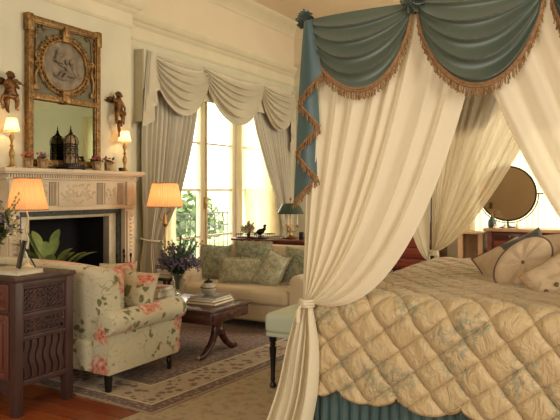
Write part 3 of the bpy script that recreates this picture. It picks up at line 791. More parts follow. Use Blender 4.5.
# ---- fire irons
c = Vector((-4.78, 5.22, .03)); t = thing('fire_iron_stand', c, 'black stand of fire irons at the right of the hearth', 'fire tools')
b = BM(); lathe(b, [(.075, 0), (.075, .012), (.03, .025), (.01, .04), (.008, .6), (.016, .61), (.012, .64), (.002, .65)], c, 16); tube(b, [c+Vector((-.05, -.05, .5)), c+Vector((.05, .05, .5))], .006); tube(b, [c+Vector((.05, -.05, .5)), c+Vector((-.05, .05, .5))], .006)
obj('stand', b, M['iron'], t)
for dx, dy, nm in ((.05, .05, 'poker'), (-.05, -.05, 'shovel'), (.05, -.05, 'brush')):
    b = BM(); p = c+Vector((dx, dy, 0)); tube(b, [p+Vector((0,0,.1)), p+Vector((0,0,.56))], .006, 6); puff(b, p+Vector((0,0,.58)), (.013, .013, .025), nu=10, nv=6)
    if nm != 'poker': bx(b, p.x-.03, p.x+.03, p.y-.01, p.y+.01, p.z+.05, p.z+.17, .006)
    obj(nm, b, M['iron'], t)

# ================================================================== DRAPERY HELPERS
def crv(vals, t):
    n = len(vals)-1; x = min(max(t, 0), .99999)*n; i = int(x); f = x-i
    g = lambda k: vals[min(max(k, 0), n)]
    a, b_, c_, d_ = g(i-1), g(i), g(i+1), g(i+2)
    return .5*((b_*2)+(c_-a)*f+(a*2-b_*5+c_*4-d_)*f*f+(b_*3-a-c_*3+d_)*f*f*f)
def fold_wave(s, n, seed=0, sharp=.0):
    ph = 2*PI*n*s+1.5*math.sin(2*PI*s*1.7+seed)+.8*math.sin(2*PI*s*3.3+seed*2)
    return math.sin(ph)*.75+.25*math.sin(2*ph+seed)
def drape(b, rows, N, n, nu=140, nv=40, seed=0):
    """rows: (left point, right point, fold depth); cloth hangs through them, folded along N"""
    N = Vector(N); A = [Vector(r[0]) for r in rows]; B = [Vector(r[1]) for r in rows]; D = [r[2] for r in rows]
    def f(u, v):
        a = crv(A, v); c = crv(B, v); d = crv(D, v)
        wz = fold_wave(u, n, seed); lat = math.cos(2*PI*n*u+seed)*.25*d
        return a+(c-a)*u+N*(d*wz)+(c-a).normalized()*lat*(4*u*(1-u))**.5+N*.01*noise.noise(Vector((u*6+seed, v*4, 0)))
    return grid(b, nu, nv, f)
def swept(b, P0a, P0b, P1a, P1b, tie, N, n, amp0, amp1, nu=150, nv=46, seed=0, tw=.025, bow=0):
    """curtain hung from P0a..P0b and swept to a tie; outer strand controlled by P1b, inner by P1a"""
    P0a, P0b, P1a, P1b, tie, N = map(Vector, (P0a, P0b, P1a, P1b, tie, N))
    def f(u, v):
        p0 = P0a.lerp(P0b, u); p1 = P1a.lerp(P1b, u**1.15); p2 = tie+(P0b-P0a).normalized()*(u-.5)*tw+Vector((0,0,-.5+u))*-.0
        t = v
        p = p0*(1-t)**2+p1*2*t*(1-t)+p2*t*t
        amp = (amp0*(1-t)+amp1*t)*(1-t**5*.75)
        k = fold_wave(u, n, seed)+.35*noise.noise(Vector((u*14+seed, v*1.2, 3)))
        bell = bow*math.sin(PI*min(1, u*1.0))*math.sin(PI*t)
        # sag the strands between the folds
        return p+N*(amp*k+bell)+Vector((0, 0, -.014*(t*(1-t)*4)*math.cos(2*PI*n*u+seed)*min(1, u*2)))
    return grid(b, nu, nv, f)
def swag(b, A, B, drop, out, N, folds, seed=0, endz=.05, nu=48, nv=60, amp=.018, inset=.0, skew=0, tex=1.0, ex=.62, base_out=.012):
    """scooped swag: sharp-crested folds fan out from the two gathered ends; returns the bottom edge"""
    A, B, N = Vector(A), Vector(B), Vector(N).normalized(); D = (B-A)
    def f(s, t):
        sh = (4*s*(1-s))**(ex+.25*(1-t)); s2 = s+skew*math.sin(PI*s)*.12*t
        # folds: pulled down unevenly so that they hang in crescents
        fan = .10*noise.noise(Vector((s*1.6+seed, 7, 0)))+.10*(s-.5)*math.sin(seed*3)
        ph = 2*PI*(folds*(max(0, t+fan*math.sin(PI*t)))**.9)+seed
        w = math.sin(ph); crest = (1-abs(math.sin(ph*.5)))**1.3          # rounded hollows, sharp crests
        fade = min(1, t*5)*min(1, (1-t)*9+.15); env = (math.sin(PI*s)**.55)*fade*(.75+.5*noise.noise(Vector((s*2+seed, t*2.2, 5))))*tex
        z = -drop*t*sh-endz*t
        # cloth bunched up at the ends
        x = inset*(1-2*s)*t
        p = A+D*(s2+x)+Vector((0, 0, z))
        p += N*(base_out+out*sh*math.sin(PI*min(1, .15+t*.7))+amp*(crest*1.5-.35)*env)
        p.z -= amp*1.0*crest*env
        return p
    V = grid(b, nu, nv, f)
    return [v.co.copy() for v in V[-1]]
def rosette(b, c, r, N, seed=0):
    c = Vector(c); N = Vector(N).normalized(); U = N.cross(Vector((0,0,1))).normalized(); W = U.cross(N); rnd = random.Random(seed)
    puff(b, c+N*.01, (r*.45, r*.45, r*.45), nu=12, nv=8)
    for lay in range(5):
        rr_ = r*(1-.17*lay); n = 40
        def f(u, v):
            a = 2*PI*u; ru = math.sin(a*(9+lay)+lay*1.7)*.32*v
            rad = rr_*(.25+.75*v)*(1+.06*math.sin(a*5+lay)); return c+(U*math.cos(a)+W*math.sin(a))*rad+N*(r*(.12+.17*lay)+rr_*(ru+.12*v))
        grid(b, 72, 5, f, wrap=True)

# ================================================================== TALL WINDOW: pelmet, swags, drapes
XW = -5.36; VT = 3.045; VY0, VY1 = 6.20, 10.22
t = thing('window_valance', (X0, (VY0+VY1)/2, 2.3), 'pale grey swagged valance with three scoops over the tall window', 'valance')
b = BM(); bx(b, X0, XW+.0, VY0, VY1, 2.99, VT, .006); bx(b, X0, XW-.012, VY0, VY0+.02, 2.15, VT-.05)
bx(b, X0, XW-.012, VY1-.02, VY1, 2.15, VT-.05)
obj('pelmet_board', b, M['drape_swag'], t)
b = BM(); bx(b, X0+.01, XW-.008, VY0-.006, VY0, 2.15, VT-.012, 0)
for z in (2.40, 2.72): bx(b, X0+.01, XW-.007, VY0-.008, VY0-.006, z, z+.02)
obj('side_return', b, M['drape_swag'], t)
b = BM(); bx(b, XW-.012, XW+.003, VY0, VY1, 2.55, VT-.0); obj('backing_panel', b, M['drape_swag'], t)
for i, (y0, y1, dr, fo) in enumerate(((6.25, 7.62, .70, 7), (7.35, 9.10, .72, 7), (8.95, 10.18, .70, 7))):
    b = BM(); e = swag(b, (XW+.006+.02*(i == 1), y0, VT-.01), (XW+.006+.02*(i == 1), y1, VT-.01), dr, .09, (1,0,0), fo, seed=i*1.9, endz=.04, amp=.068, inset=.03, nu=60, nv=120, ex=.62)
    sw = obj('swag', b, M['drape_swag'], t)
def jabot(b, p, L1, L2, wd, N, U, periods=2.5, depth=.02, nu=60, nv=24, z_flare=.35):
    """accordion-pleated tail; U points to the short side. returns bottom edge"""
    p, N, U = Vector(p), Vector(N), Vector(U)
    def f(u, v):
        zz = u*periods*2; k = zz % 2; tri = k if k <= 1 else 2-k      # 0..1..0
        lay = 1-u
        Lg = L1+(L2-L1)*u; w_ = wd*(.30+.70*v**.8)
        off = (.5-tri)*w_*.8-(u-.5)*w_*.35
        return p+U*off+N*(depth*(lay*2.0)+.012*math.sin(PI*(zz % 1)))+Vector((0, 0, -Lg*v))
    V = grid(b, nu, nv, f); return [v.co.copy() for v in V[-1]]
for y, s, l in ((6.31, 1, .95), (10.1, -1, 1.15)):
    b = BM(); jabot(b, (XW+.02, y, VT-.02), .45, l, .26, (1,0,0), (0, s, 0), 2.5, .02)
    obj('jabot', b, M['drape_swag'], t)
t = thing('window_drape', (XW-.05, 6.7, 0), 'grey pleated drape tied back at the left of the tall window', 'curtain', 'grey drapes of the tall window')
b = BM(); xd = XW-.07
drape(b, [((xd, 6.27, 2.98), (xd, 7.46, 2.98), .022), ((xd, 6.25, 2.4), (xd, 7.42, 2.4), .026), ((xd, 6.24, 1.8), (xd, 7.27, 1.8), .03), ((xd+.02, 6.24, 1.2), (xd+.02, 7.0, 1.22), .034), ((xd+.03, 6.26, .68), (xd+.03, 6.62, .65), .03), ((xd+.02, 6.22, .35), (xd+.02, 6.75, .35), .04), ((xd+.02, 6.2, .012), (xd+.02, 6.95, .012), .045)], (1,0,0), 13, nu=200, nv=50, seed=1)
obj('cloth', b, M['drape'], t)
b = BM(); tube(b, cr([(xd-.01, 6.235, .70), (xd+.07, 6.26, .675), (xd+.09, 6.45, .65), (xd+.07, 6.60, .65), (xd, 6.63, .67)]), .012, 8); obj('tieback', b, M['drape'], t)
t = thing('window_drape', (XW-.05, 9.9, 0), 'grey pleated drape swept back at the right of the tall window', 'curtain', 'grey drapes of the tall window')
b = BM()
drape(b, [((xd, 8.85, 2.98), (xd, 10.16, 2.98), .022), ((xd, 8.93, 2.4), (xd, 10.17, 2.4), .026), ((xd, 9.25, 1.8), (xd, 10.18, 1.8), .03), ((xd, 9.62, 1.2), (xd, 10.18, 1.2), .034), ((xd, 9.88, .66), (xd, 10.17, .66), .03), ((xd, 9.75, .35), (xd, 10.2, .35), .04), ((xd, 9.6, .012), (xd, 10.2, .012), .045)], (1,0,0), 13, nu=200, nv=50, seed=2)
obj('cloth', b, M['drape'], t)
b = BM(); tube(b, cr([(X0+.1, 9.84, .68), (xd+.08, 9.88, .65), (xd+.10, 10.0, .64), (xd+.08, 10.14, .66), (X0+.04, 10.2, .7)]), .012, 8); obj('tieback', b, M['drape_swag'], t)
b = BM(); xn = X0-.0+.035
drape(b, [((xn, 8.62, 2.97), (xn, 9.85, 2.97), .014), ((xn, 8.64, 1.6), (xn, 9.9, 1.6), .016), ((xn, 8.75, .9), (xn, 9.95, .9), .02), ((xn, 8.78, .02), (xn, 9.95, .02), .02)], (1,0,0), 16, nu=160, nv=16, seed=5)
tag(obj('net_curtain', b, M['net'], None, (xn, 9.2, 0)), 'translucent cream net curtain over the right part of the tall window', 'curtain')
b = BM()
drape(b, [((xn, 6.6, 2.97), (xn, 7.25, 2.97), .014), ((xn, 6.6, 1.6), (xn, 7.14, 1.6), .016), ((xn, 6.58, .9), (xn, 6.98, .9), .02), ((xn, 6.56, .02), (xn, 7.10, .02), .02)], (1,0,0), 9, nu=90, nv=16, seed=6)
tag(obj('net_curtain', b, M['net'], None, (xn, 6.9, 0)), 'narrow translucent cream net curtain beside the left drape of the tall window', 'curtain')
# back window blind-like sheers
b = BM(); yn = Y1-.06
drape(b, [((BX0-.25, yn, 2.9), (BX1+.2, yn, 2.9), .012), ((BX0-.25, yn, 1.5), (BX1+.2, yn, 1.5), .014), ((BX0-.25, yn, .02), (BX1+.2, yn, .02), .018)], (0,1,0), 26, nu=240, nv=10, seed=7)
tag(obj('striped_curtain', b, M['stripe'], None, (-1, yn, 0)), 'cream curtain with thin brown stripes behind the round mirror', 'curtain')

# ================================================================== RUGS
PR = thing  # (rugs are single meshes)
b = BM(); box(b, (0, 0, .006), (2.36, 3.4, .012), .003)
o = obj('persian_rug', b, M['persian'], None, None, world=False); o.location = (-3.50, 4.70, 0); o.rotation_euler = (0, 0, -math.radians(4.5))
tag(o, 'brown patterned oriental rug with pale floral border under the coffee table', 'rug')
b = BM(); box(b, (0, 0, .003), (3.7, 6.2, .006), .002)
o = obj('needlepoint_rug', b, M['beige_rug'], None, None, world=False); o.location = (-.52, 5.15, 0); o.rotation_euler = (0, 0, -math.radians(4.5))
tag(o, 'pale beige rug with faded sprigs under the bed and bench', 'rug')

# ================================================================== CARVED CABINET (foreground left)
RZ = .0
cx0, cx1, cy0, cy1, ct = -3.95, -3.10, 2.50, 2.93, .80
t = thing('carved_cabinet', ((cx0+cx1)/2, (cy0+cy1)/2, 0), 'dark carved wooden cabinet with fretwork and wavy slats in the left foreground', 'cabinet')
b = BM(); bx(b, cx0-.01, cx1+.012, cy0-.012, cy1+.012, ct-.028, ct, .006); obj('top', b, M['carved'], t)
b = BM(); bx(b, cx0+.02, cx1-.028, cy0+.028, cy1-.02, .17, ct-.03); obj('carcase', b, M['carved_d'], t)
for x in (cx0, cx1-.055):
    for y in (cy0, cy1-.055):
        b = BM(); bx(b, x, x+.055, y, y+.055, 0, ct-.029, .004); obj('leg', b, M['carved'], t)
for z0, z1 in ((.735, .772), (.555, .585), (.425, .455), (.165, .20)):
    b = BM(); bx(b, cx1-.045, cx1-.005, cy0+.05, cy1-.05, z0, z1, .004); obj('side_rail', b, M['carved'], t)
for (z0, z1, n, sd, r_) in ((.585, .735, 60, 1, .0065), (.455, .555, 34, 2, .005)):
    rnd = random.Random(sd); b = BM(); U = Vector((0,1,0)); V = Vector((0,0,1)); ya, yb = cy0+.07, cy1-.07
    for (p, q, z_0, z_1) in ((cy0+.055, ya, z0, z1), (yb, cy1-.055, z0, z1), (ya, yb, z0, z0+.012), (ya, yb, z1-.012, z1)): bx(b, cx1-.04, cx1-.014, p, q, z_0, z_1, .003)
    xx = cx1-.02
    ny = 8; nz_ = 4 if sd == 1 else 3
    for i in range(ny):
        for j in range(nz_):
            y = ya+(i+.5)*(yb-ya)/ny+rnd.uniform(-.006, .006); z = z0+.016+(j+.5)*(z1-z0-.032)/nz_
            scroll(b, (xx, y, z), U, V, rnd.uniform(.016, .024), rnd.uniform(.9, 1.4), r_, rnd.choice((1, -1)), 11)
            if rnd.random() < .6: puff(b, (xx, y+.012, z+.01), (.006, .011, .007), rot=Matrix.Rotation(rnd.uniform(0, 3), 3, 'X'), nu=8, nv=4)
            tube(b, [(xx-.003, y-.02, z-.015), (xx-.003, y+.02, z+.018)], r_*.7, 5)
    obj('fretwork_panel', b, M['carved'], t)
for i in range(6):
    b = BM(); y = cy0+.085+i*.052; pts = []
    prof = []
    for k in range(17): z = .20+k*(.225/16); dy = .011*math.sin(k/16*PI*2.6+.4); prof.append((y+dy-.018, z))
    for k in range(16, -1, -1): z = .20+k*(.225/16); dy = .011*math.sin(k/16*PI*2.6+.4); prof.append((y+dy+.018, z))
    prism(b, prof, 'x', cx1-.04, cx1-.016, .003); obj('wavy_slat', b, M['carved'], t)
# front: small fret drawer fronts and red doors
nd = 3; dw = (cx1-cx0-.11)/nd
for i in range(nd):
    a = cx0+.055+i*dw; c_ = a+dw
    b = BM(); bx(b, a+.006, c_-.006, cy0+.004, cy0+.028, .605, .755, .004)
    for (p, q, z_0, z_1) in ((a+.006, a+.03, .605, .755), (c_-.03, c_-.006, .605, .755), (a+.03, c_-.03, .605, .625), (a+.03, c_-.03, .735, .755)): bx(b, p, q, cy0-.004, cy0+.006, z_0, z_1, .003)
    rnd = random.Random(i)
    for k in range(9): scroll(b, (a+.045+(k % 5)*(dw-.09)/4, cy0, .655+(.045 if k > 4 else 0)), Vector((1,0,0)), Vector((0,0,1)), .018, 1.2, .005, rnd.choice((1, -1)), 9)
    dr = obj('drawer', b, M['redwood'], t)
    b = BM(); puff(b, ((a+c_)/2, cy0-.016, .68), (.011, .012, .011), nu=10, nv=6); obj('knob', b, M['brass'], dr)
    b = BM(); bx(b, a+.006, c_-.006, cy0+.006, cy0+.028, .21, .58, .004)
    for (p, q, z_0, z_1) in ((a+.006, a+.04, .21, .58), (c_-.04, c_-.006, .21, .58), (a+.04, c_-.04, .21, .245), (a+.04, c_-.04, .545, .58)): bx(b, p, q, cy0-.004, cy0+.008, z_0, z_1, .004)
    bx(b, a+.06, c_-.06, cy0-.001, cy0+.008, .265, .525, .006)
    obj('door', b, M['redwood'], t)
b = BM()
for z0, z1 in ((.755, .772), (.58, .605), (.18, .21)):
    bx(b, cx0+.055, cx1-.055, cy0+.004, cy0+.04, z0, z1, .003); obj('front_rail', b, M['carved'], t); b = BM()
prof = [(cx0+.055, .18), (cx1-.055, .18)]
m_ = 40
for k in range(m_+1):
    u = k/m_; x = (cx1-.055)+(cx0-cx1+.11)*u; e = min(u, 1-u)
    z = .09+.06*min(1, e*6)+.012*math.sin(u*30); prof.append((x, z))
prism(b, prof, 'y', cy0+.008, cy0+.03, .002); obj('apron', b, M['carved'], t)

# ---- on the cabinet
def book(b, bp, c, w, d, h, rz, th=.003):
    """cover boards+spine into b, pages into bp"""
    R = Matrix.Rotation(rz, 4, 'Z'); T = Matrix.Translation(Vector(c)) @ R
    def add(bm_, x0, x1, y0, y1, z0, z1, bev=0.001):
        vs = bx(bm_, x0, x1, y0, y1, z0, z1, bev)
        for v in vs: v.co = T @ v.co
    add(b, -w/2, w/2, -d/2, d/2, 0, th); add(b, -w/2, w/2, -d/2, d/2, h-th, h); add(b, -w/2, -w/2+th, -d/2, d/2, th, h-th)
    add(bp, -w/2+th, w/2-.005, -d/2+.005, d/2-.005, th, h-th, 0)
def make_book(c, w, d, h, rz, mat, label, group=None):
    c = Vector(c); o = thing('book', c, label, 'book', group); b, bp = BM(), BM(); book(b, bp, c, w, d, h, rz)
    obj('cover', b, mat, o); obj('pages', bp, M['pages'], o); return o
make_book((-3.315, 2.655, .80), .30, .20, .026, .05, M['book_cream'], 'large cream book lying on the carved cabinet under the easel')
make_book((-3.66, 2.66, .80), .27, .2, .022, -.05, M['book_grey'], 'thin grey book lying near the far left of the carved cabinet')
c = Vector((-3.25, 2.69, .827)); t = thing('picture_easel', c, 'small black picture easel seen from behind on the cream book', 'picture frame')
R = Matrix.Rotation(-.28, 4, 'X'); b = BM()
box(b, c+Vector((-.01, -.02, .085)), (.075, .010, .17), .003, Matrix.Rotation(-.42, 4, 'Z') @ Matrix.Rotation(-.22, 4, 'X')); obj('frame', b, M['ebony'], t)
b = BM(); tube(b, [c+Vector((0, -.005, .13)), c+Vector((.03, .05, .004))], .005, 6); obj('strut', b, M['ebony'], t)
# lamp
c = Vector((-3.43, 2.855, .80)); t = thing('table_lamp', c, 'slender twisted-stem lamp with lit orange pleated shade on the carved cabinet', 'lamp')
b = BM(); lathe(b, [(.045, 0), (.045, .008), (.02, .018), (.010, .03)], c, 16)
pts = [c+Vector((.008*math.sin(i*.9), .008*math.cos(i*.9), .02+i*.02)) for i in range(19)]; tube(b, pts, .0055, 8)
tube(b, [pts[-1], c+Vector((0, 0, .56))], .006, 6); obj('stem', b, M['plaster'], t)
b = BM(); pleat_shade(b, c+Vector((0,0,.375)), .128, .082, .20, 34); s = obj('lamp_shade', b, M['shade_orange'], t)
b = BM(); ringband(b, c+Vector((0,0,.375)), .129, .004); obj('shade_trim', b, M['hem'], s); b = BM(); ringband(b, c+Vector((0,0,.575)), .083, .004); obj('shade_trim', b, M['hem'], s)
lamp('bulb', c+Vector((0,0,.45)), 1.4, .03, (1, .6, .28))
# vase with wild flowers
def bouquet(c, zt, R_, h, seed, stems, t, cols, leafm='leaf', spikes=10):
    rnd = random.Random(seed); c = Vector(c); st, lf = BM(), BM(); bl = {k: BM() for k in cols}
    for i in range(stems):
        a = rnd.uniform(0, 2*PI); q = rnd.uniform(0, 1)**.6; tip = c+Vector((R_*q*math.cos(a), R_*q*math.sin(a), zt+h*(1-.55*q*q)*rnd.uniform(.55, 1.05)))
        p0 = c+Vector((rnd.uniform(-.01, .01), rnd.uniform(-.01, .01), zt-.12)); mid = c+Vector((R_*q*.3*math.cos(a), R_*q*.3*math.sin(a), zt+.25*(tip.z-c.z-zt)))
        P_ = cr([p0, mid, tip], 5); tube(st, P_, .0018, 4)
        for p in P_[4:]:
            for _ in range(2):
                aa = rnd.uniform(0, 2*PI); leaf(lf, p, (math.cos(aa), math.sin(aa), rnd.uniform(0, .9)), rnd.uniform(.025, .06), rnd.uniform(.008, .018), .3, n=3)
        col = bl[cols[i % len(cols)]]
        if i % 2:
            for k in range(5): blossom(col, tip-Vector((0,0,.012*k))+Vector((rnd.gauss(0, .004), rnd.gauss(0, .004), 0)), .008+.0015*k, rnd, 3)
        else: blossom(col, tip, rnd.uniform(.012, .02), rnd, 5)
    for i in range(spikes):
        a = rnd.uniform(0, 2*PI); d = Vector((math.cos(a)*.7, math.sin(a)*.7, rnd.uniform(.7, 1.4))).normalized(); p0 = c+Vector((0,0,zt)); e = p0+d*h*rnd.uniform(1.1, 1.5)
        P_ = cr([p0, p0+d*h*.6+Vector((0,0,.02)), e], 6); tube(st, P_, .0016, 4)
        for p in P_[6:]:
            for _ in range(2): puff(lf, p+Vector((rnd.gauss(0,.004), rnd.gauss(0,.004), 0)), (.005, .005, .009), nu=5, nv=4)
    obj('stems', st, M['leaf'], t); obj('foliage', lf, M[leafm], t)
    for k, v in bl.items(): obj('blossoms', v, M[k], t)
c = Vector((-3.475, 2.64, .80)); t = thing('flower_vase', c, 'glass vase of wispy green and violet wildflowers on the carved cabinet', 'vase of flowers')
b = BM(); lathe(b, [(.035, 0), (.04, .01), (.032, .05), (.038, .12), (.05, .17), (.047, .17), (.034, .12), (.028, .05), (.02, .012)], c, 20); obj('vase', b, M['vase'], t)
bouquet(c, .17, .17, .27, 31, 110, t, ['violet', 'plaster'], 'leaf_pale', 16)

# ================================================================== FLORAL SOFA
fx0_, fx1_ = -4.50, -2.90; fy0, fy1 = 3.04, 3.76
t = thing('floral_sofa', ((fx0_+fx1_)/2, (fy0+fy1)/2, 0), 'cream floral chintz sofa with rolled arms seen from behind', 'sofa')
b = BM(); bx(b, fx0_+.06, fx1_-.06, fy0+.01, fy1, .13, .33, .02, 3); obj('base', b, M['floral'], t)
# back with gently arched top
b = BM()
def backprof(u):
    e = abs(2*u-1); return .775+.045*(1-e**3.0)
n = 28; rows = []
def bk(u, v):
    a = v*2*PI
    x = fx0_+.045+(fx1_-fx0_-.09)*u; top = backprof(u); h = top-.13; zc = .13+h/2; th = .085
    ex = min(1, min(u, 1-u)*26)**.5
    y = fy0+.10+.06*0+th*spow(math.cos(a), .35)*(.55+.45*ex); z = zc+h/2*spow(math.sin(a), .28)*(.985+.015*ex)
    lean = -.05*max(0, (z-.4)/.4)
    return Vector((x, y+lean+.02, z))
V = [[b.verts.new(bk(i/n, j/28)) for j in range(28)] for i in range(n+1)]
ringconnect(b, V, True, True); obj('back', b, M['floral'], t)
for s, xa in ((1, fx1_), (-1, fx0_)):
    b = BM(); prof = []
    w = .15                                              # arm profile: panel with outward scroll
    cxr, czr, rr2 = xa-s*.035, .452, .076
    prof = [(xa-s*.02, .13), (xa-s*.02, .385)]
    for k in range(17):
        a = -1.15+k/16*(PI+1.7); prof.append((cxr+s*rr2*math.cos(a), czr+rr2*math.sin(a)))
    prof += [(xa-s*.15, .38), (xa-s*.15, .13)]
    prism(b, prof, 'y', fy0-.005, fy1+.01, .02); am = obj('arm', b, M['floral'], t)
    b = BM()
    pr = [(xa-s*.023, .14), (xa-s*.023, .385)]+[(cxr+s*(rr2-.002)*math.cos(-1.15+k/16*(PI+1.7)), czr+(rr2-.002)*math.sin(-1.15+k/16*(PI+1.7))) for k in range(17)]+[(xa-s*.145, .38), (xa-s*.145, .14)]
    tube(b, [Vector((p[0], fy1+.008, p[1])) for p in pr], .005, 6); obj('piping', b, M['floral'], am)
for i in range(2):
    x0_ = fx0_+.15+i*.65
    b = BM(); bx(b, x0_+.004, x0_+.646, fy0+.16, fy1+.03, .33, .45, .035, 4); obj('seat_cushion', b, M['floral'], t)
    b = BM(); bx(b, x0_+.006, x0_+.644+(.0 if i else 0), fy0+.17, fy0+.33, .45, .765, .05, 4); obj('back_cushion', b, M['floral'], t)
for x in (fx0_+.06, fx1_-.06):
    b = BM(); vs = box(b, (x, fy0+.05, .073), (.042, .042, .118), .003); 
    for v in vs:
        if v.co.z < .05: v.co.x = x+(v.co.x-x)*.75; v.co.y = fy0+.05+(v.co.y-fy0-.05)*.75
    obj('rear_leg', b, M['ebony'], t)
    b = BM(); lathe(b, [(.022, .13), (.026, .115), (.014, .10), (.022, .085), (.018, .06), (.012, .045), (.014, .036)], (x, fy1-.06, 0), 14); lg = obj('front_leg', b, M['ebony'], t)
    b = BM(); tube(b, [(x-.008, fy1-.06, .029), (x+.008, fy1-.06, .029)], .016, 14); bx(b, x-.012, x+.012, fy1-.068, fy1-.05, .03, .046); obj('caster', b, M['iron'], lg)
def pillow(name, c, w, h, th, rx, ry, rz, mat, label, cat='cushion', group=None, seed=0, fringe=None, pinch=.07, wr=.004, cord=None):
    R = Matrix.Rotation(rz, 3, 'Z') @ Matrix.Rotation(rx, 3, 'X') @ Matrix.Rotation(ry, 3, 'Y')
    t = thing(name, c, label, cat, group); b = BM(); cushion(b, c, w, h, th, R, seed, 18, pinch, wr); obj('cover', b, mat, t)
    E = cushion_edge(c, w, h, R, pinch)
    if cord: b = BM(); tube(b, E, .005, 6, cap=False); obj('cord', b, cord, t)
    if fringe:
        b = BM(); rnd = random.Random(seed); C = Vector(c)
        for a, e in zip(E, E[1:]):
            for k in range(4):
                p = a.lerp(e, k/4); d = (p-C).normalized(); tube(b, [p-d*.004, p+d*.018+Vector((rnd.gauss(0,.003), rnd.gauss(0,.003), rnd.gauss(0,.003)))], [.004, .005], 4)
        obj('fringe', b, fringe, t)
    return t
pillow('throw_pillow', (-3.05, 3.47, .60), .27, .27, .11, -.32, .06, .2, M['floral'], 'floral throw pillow leaning in the near corner of the floral sofa', 'pillow', None, 4, cord=M['floral'])
pillow('throw_pillow', (-3.30, 3.52, .62), .32, .32, .12, -.3, -.1, .1, M['floral'], 'floral throw pillow further along the floral sofa, nearer the fireplace', 'pillow', None, 5, cord=M['floral'])

# ================================================================== CREAM SOFA
sx0, sx1, sy0, sy1 = -4.05, -2.58, 5.08, 5.92
t = thing('cream_sofa', ((sx0+sx1)/2, (sy0+sy1)/2, 0), 'cream linen sofa with rounded back facing the coffee table', 'sofa')
b = BM(); bx(b, sx0+.03, sx1-.03, sy0+.03, sy1-.02, .09, .27, .03, 3); obj('base', b, M['cream_sofa'], t)
b = BM()
def bk2(u, v):
    a = v*2*PI; e = abs(2*u-1); top = .50+.235*(1-max(0, (e-.55)/.45)**2.6); x = sx0+.02+(sx1-sx0-.04)*u
    h = top-.10; zc = .10+h/2; th = .095
    y = sy1-.13+th*spow(math.cos(a), .4); z = zc+h/2*spow(math.sin(a), .3); return Vector((x, y+.08*max(0, (z-.4)/.4), z))
V = [[b.verts.new(bk2(i/40, j/28)) for j in range(28)] for i in range(41)]
ringconnect(b, V, True, True); obj('back', b, M['cream_sofa'], t)
for s, xa in ((1, sx1), (-1, sx0)):
    b = BM(); cxr, czr, r2 = xa-s*.075, .455, .088
    prof = [(xa-s*.015, .09), (xa-s*.015, .40)]+[(cxr+s*r2*math.cos(-.6+k/16*(PI+1.0)), czr+r2*math.sin(-.6+k/16*(PI+1.0))) for k in range(17)]+[(xa-s*.17, .38), (xa-s*.17, .09)]
    prism(b, prof, 'y', sy0+.02, sy1-.06, .03); obj('arm', b, M['cream_sofa'], t)
b = BM(); bx(b, sx0+.165, sx1-.165, sy0-.01, sy1-.2, .25, .395, .05, 5); obj('seat_cushion', b, M['cream_sofa'], t)
for x in (sx0+.08, sx1-.08):
    for y in (sy0+.08, sy1-.1):
        b = BM(); lathe(b, [(.012, .012), (.016, .03), (.024, .09)], (x, y, 0), 12); obj('leg', b, M['ebony'], t)
g = 'sage cushions on the cream sofa'
pillow('sofa_pillow', (-3.80, 5.48, .56), .32, .34, .13, -.22, .05, .3, M['damask'], 'square sage cushion at the left end of the cream sofa', 'pillow', g, 11, fringe=M['damask_l'])
pillow('sofa_pillow', (-3.40, 5.34, .515), .40, .24, .13, -.25, 0, .35, M['damask_l'], 'wide low sage cushion at the front middle of the cream sofa', 'pillow', g, 12, fringe=M['damask_l'])
pillow('sofa_pillow', (-3.43, 5.62, .645), .37, .26, .11, -.15, .02, .35, M['damask'], 'fringed sage cushion standing highest against the cream sofa back', 'pillow', g, 13, fringe=M['damask_l'])
pillow('sofa_pillow', (-3.05, 5.36, .55), .22, .32, .12, -.2, .4, .25, M['damask_l'], 'sage cushion turned on edge, second from the right on the cream sofa', 'pillow', g, 14, fringe=M['damask_l'])
pillow('sofa_pillow', (-2.83, 5.52, .56), .34, .33, .13, -.2, .12, .2, M['damask'], 'sage cushion tucked against the right arm of the cream sofa', 'pillow', g, 15, fringe=M['damask_l'])

# ================================================================== COFFEE TABLE
tx0, tx1, ty_0, ty_1, th_ = -3.95, -2.77, 3.95, 4.54, .40
t = thing('coffee_table', ((tx0+tx1)/2, (ty_0+ty_1)/2, 0), 'dark mahogany coffee table on splayed sabre-leg pedestals', 'table')
b = BM(); bx(b, tx0, tx1, ty_0, ty_1, th_-.022, th_, .008, 3); obj('tabletop', b, M['mahog'], t)
b = BM(); bx(b, tx0+.03, tx1-.025, ty_0+.025, ty_1-.025, .29, th_-.022, .003); obj('apron', b, M['mahog'], t)
for i in range(2):
    x0_ = tx0+.07+i*.54
    b = BM(); bx(b, x0_, x0_+.50, ty_0+.018, ty_0+.03, .305, .368, .003); dr = obj('drawer', b, M['mahog'], t)
    b = BM(); puff(b, (x0_+.25, ty_0+.008, .336), (.010, .012, .010), nu=10, nv=6); obj('knob', b, M['brass'], dr)
b = BM(); bx(b, tx1-.03, tx1-.018, ty_0+.06, ty_1-.06, .305, .368, .003); obj('end_panel', b, M['mahog'], t)
yc = (ty_0+ty_1)/2
for x in (tx1-.14, tx0+.14):
    b = BM(); lathe(b, [(.06, .29), (.065, .275), (.04, .262), (.04, .22), (.05, .205), (.045, .17), (.02, .155)], (x, yc, 0), 16); obj('column', b, M['mahog'], t)
    for sy in (-1, 1):
            b = BM(); P_ = cr([(x, yc+sy*.022, .275), (x, yc+sy*.035, .20), (x, yc+sy*.09, .11), (x, yc+sy*.18, .042), (x, yc+sy*.235, .030), (x, yc+sy*.26, .032)])
            tube(b, P_, [.034-.017*i/(len(P_)-1) for i in range(len(P_))], 10); l_ = obj('leg', b, M['mahog'], t)
            b = BM(); puff(b, (x, yc+sy*.262, .032), (.016, .022, .017), nu=10, nv=6); obj('toe_cap', b, M['brass'], l_)
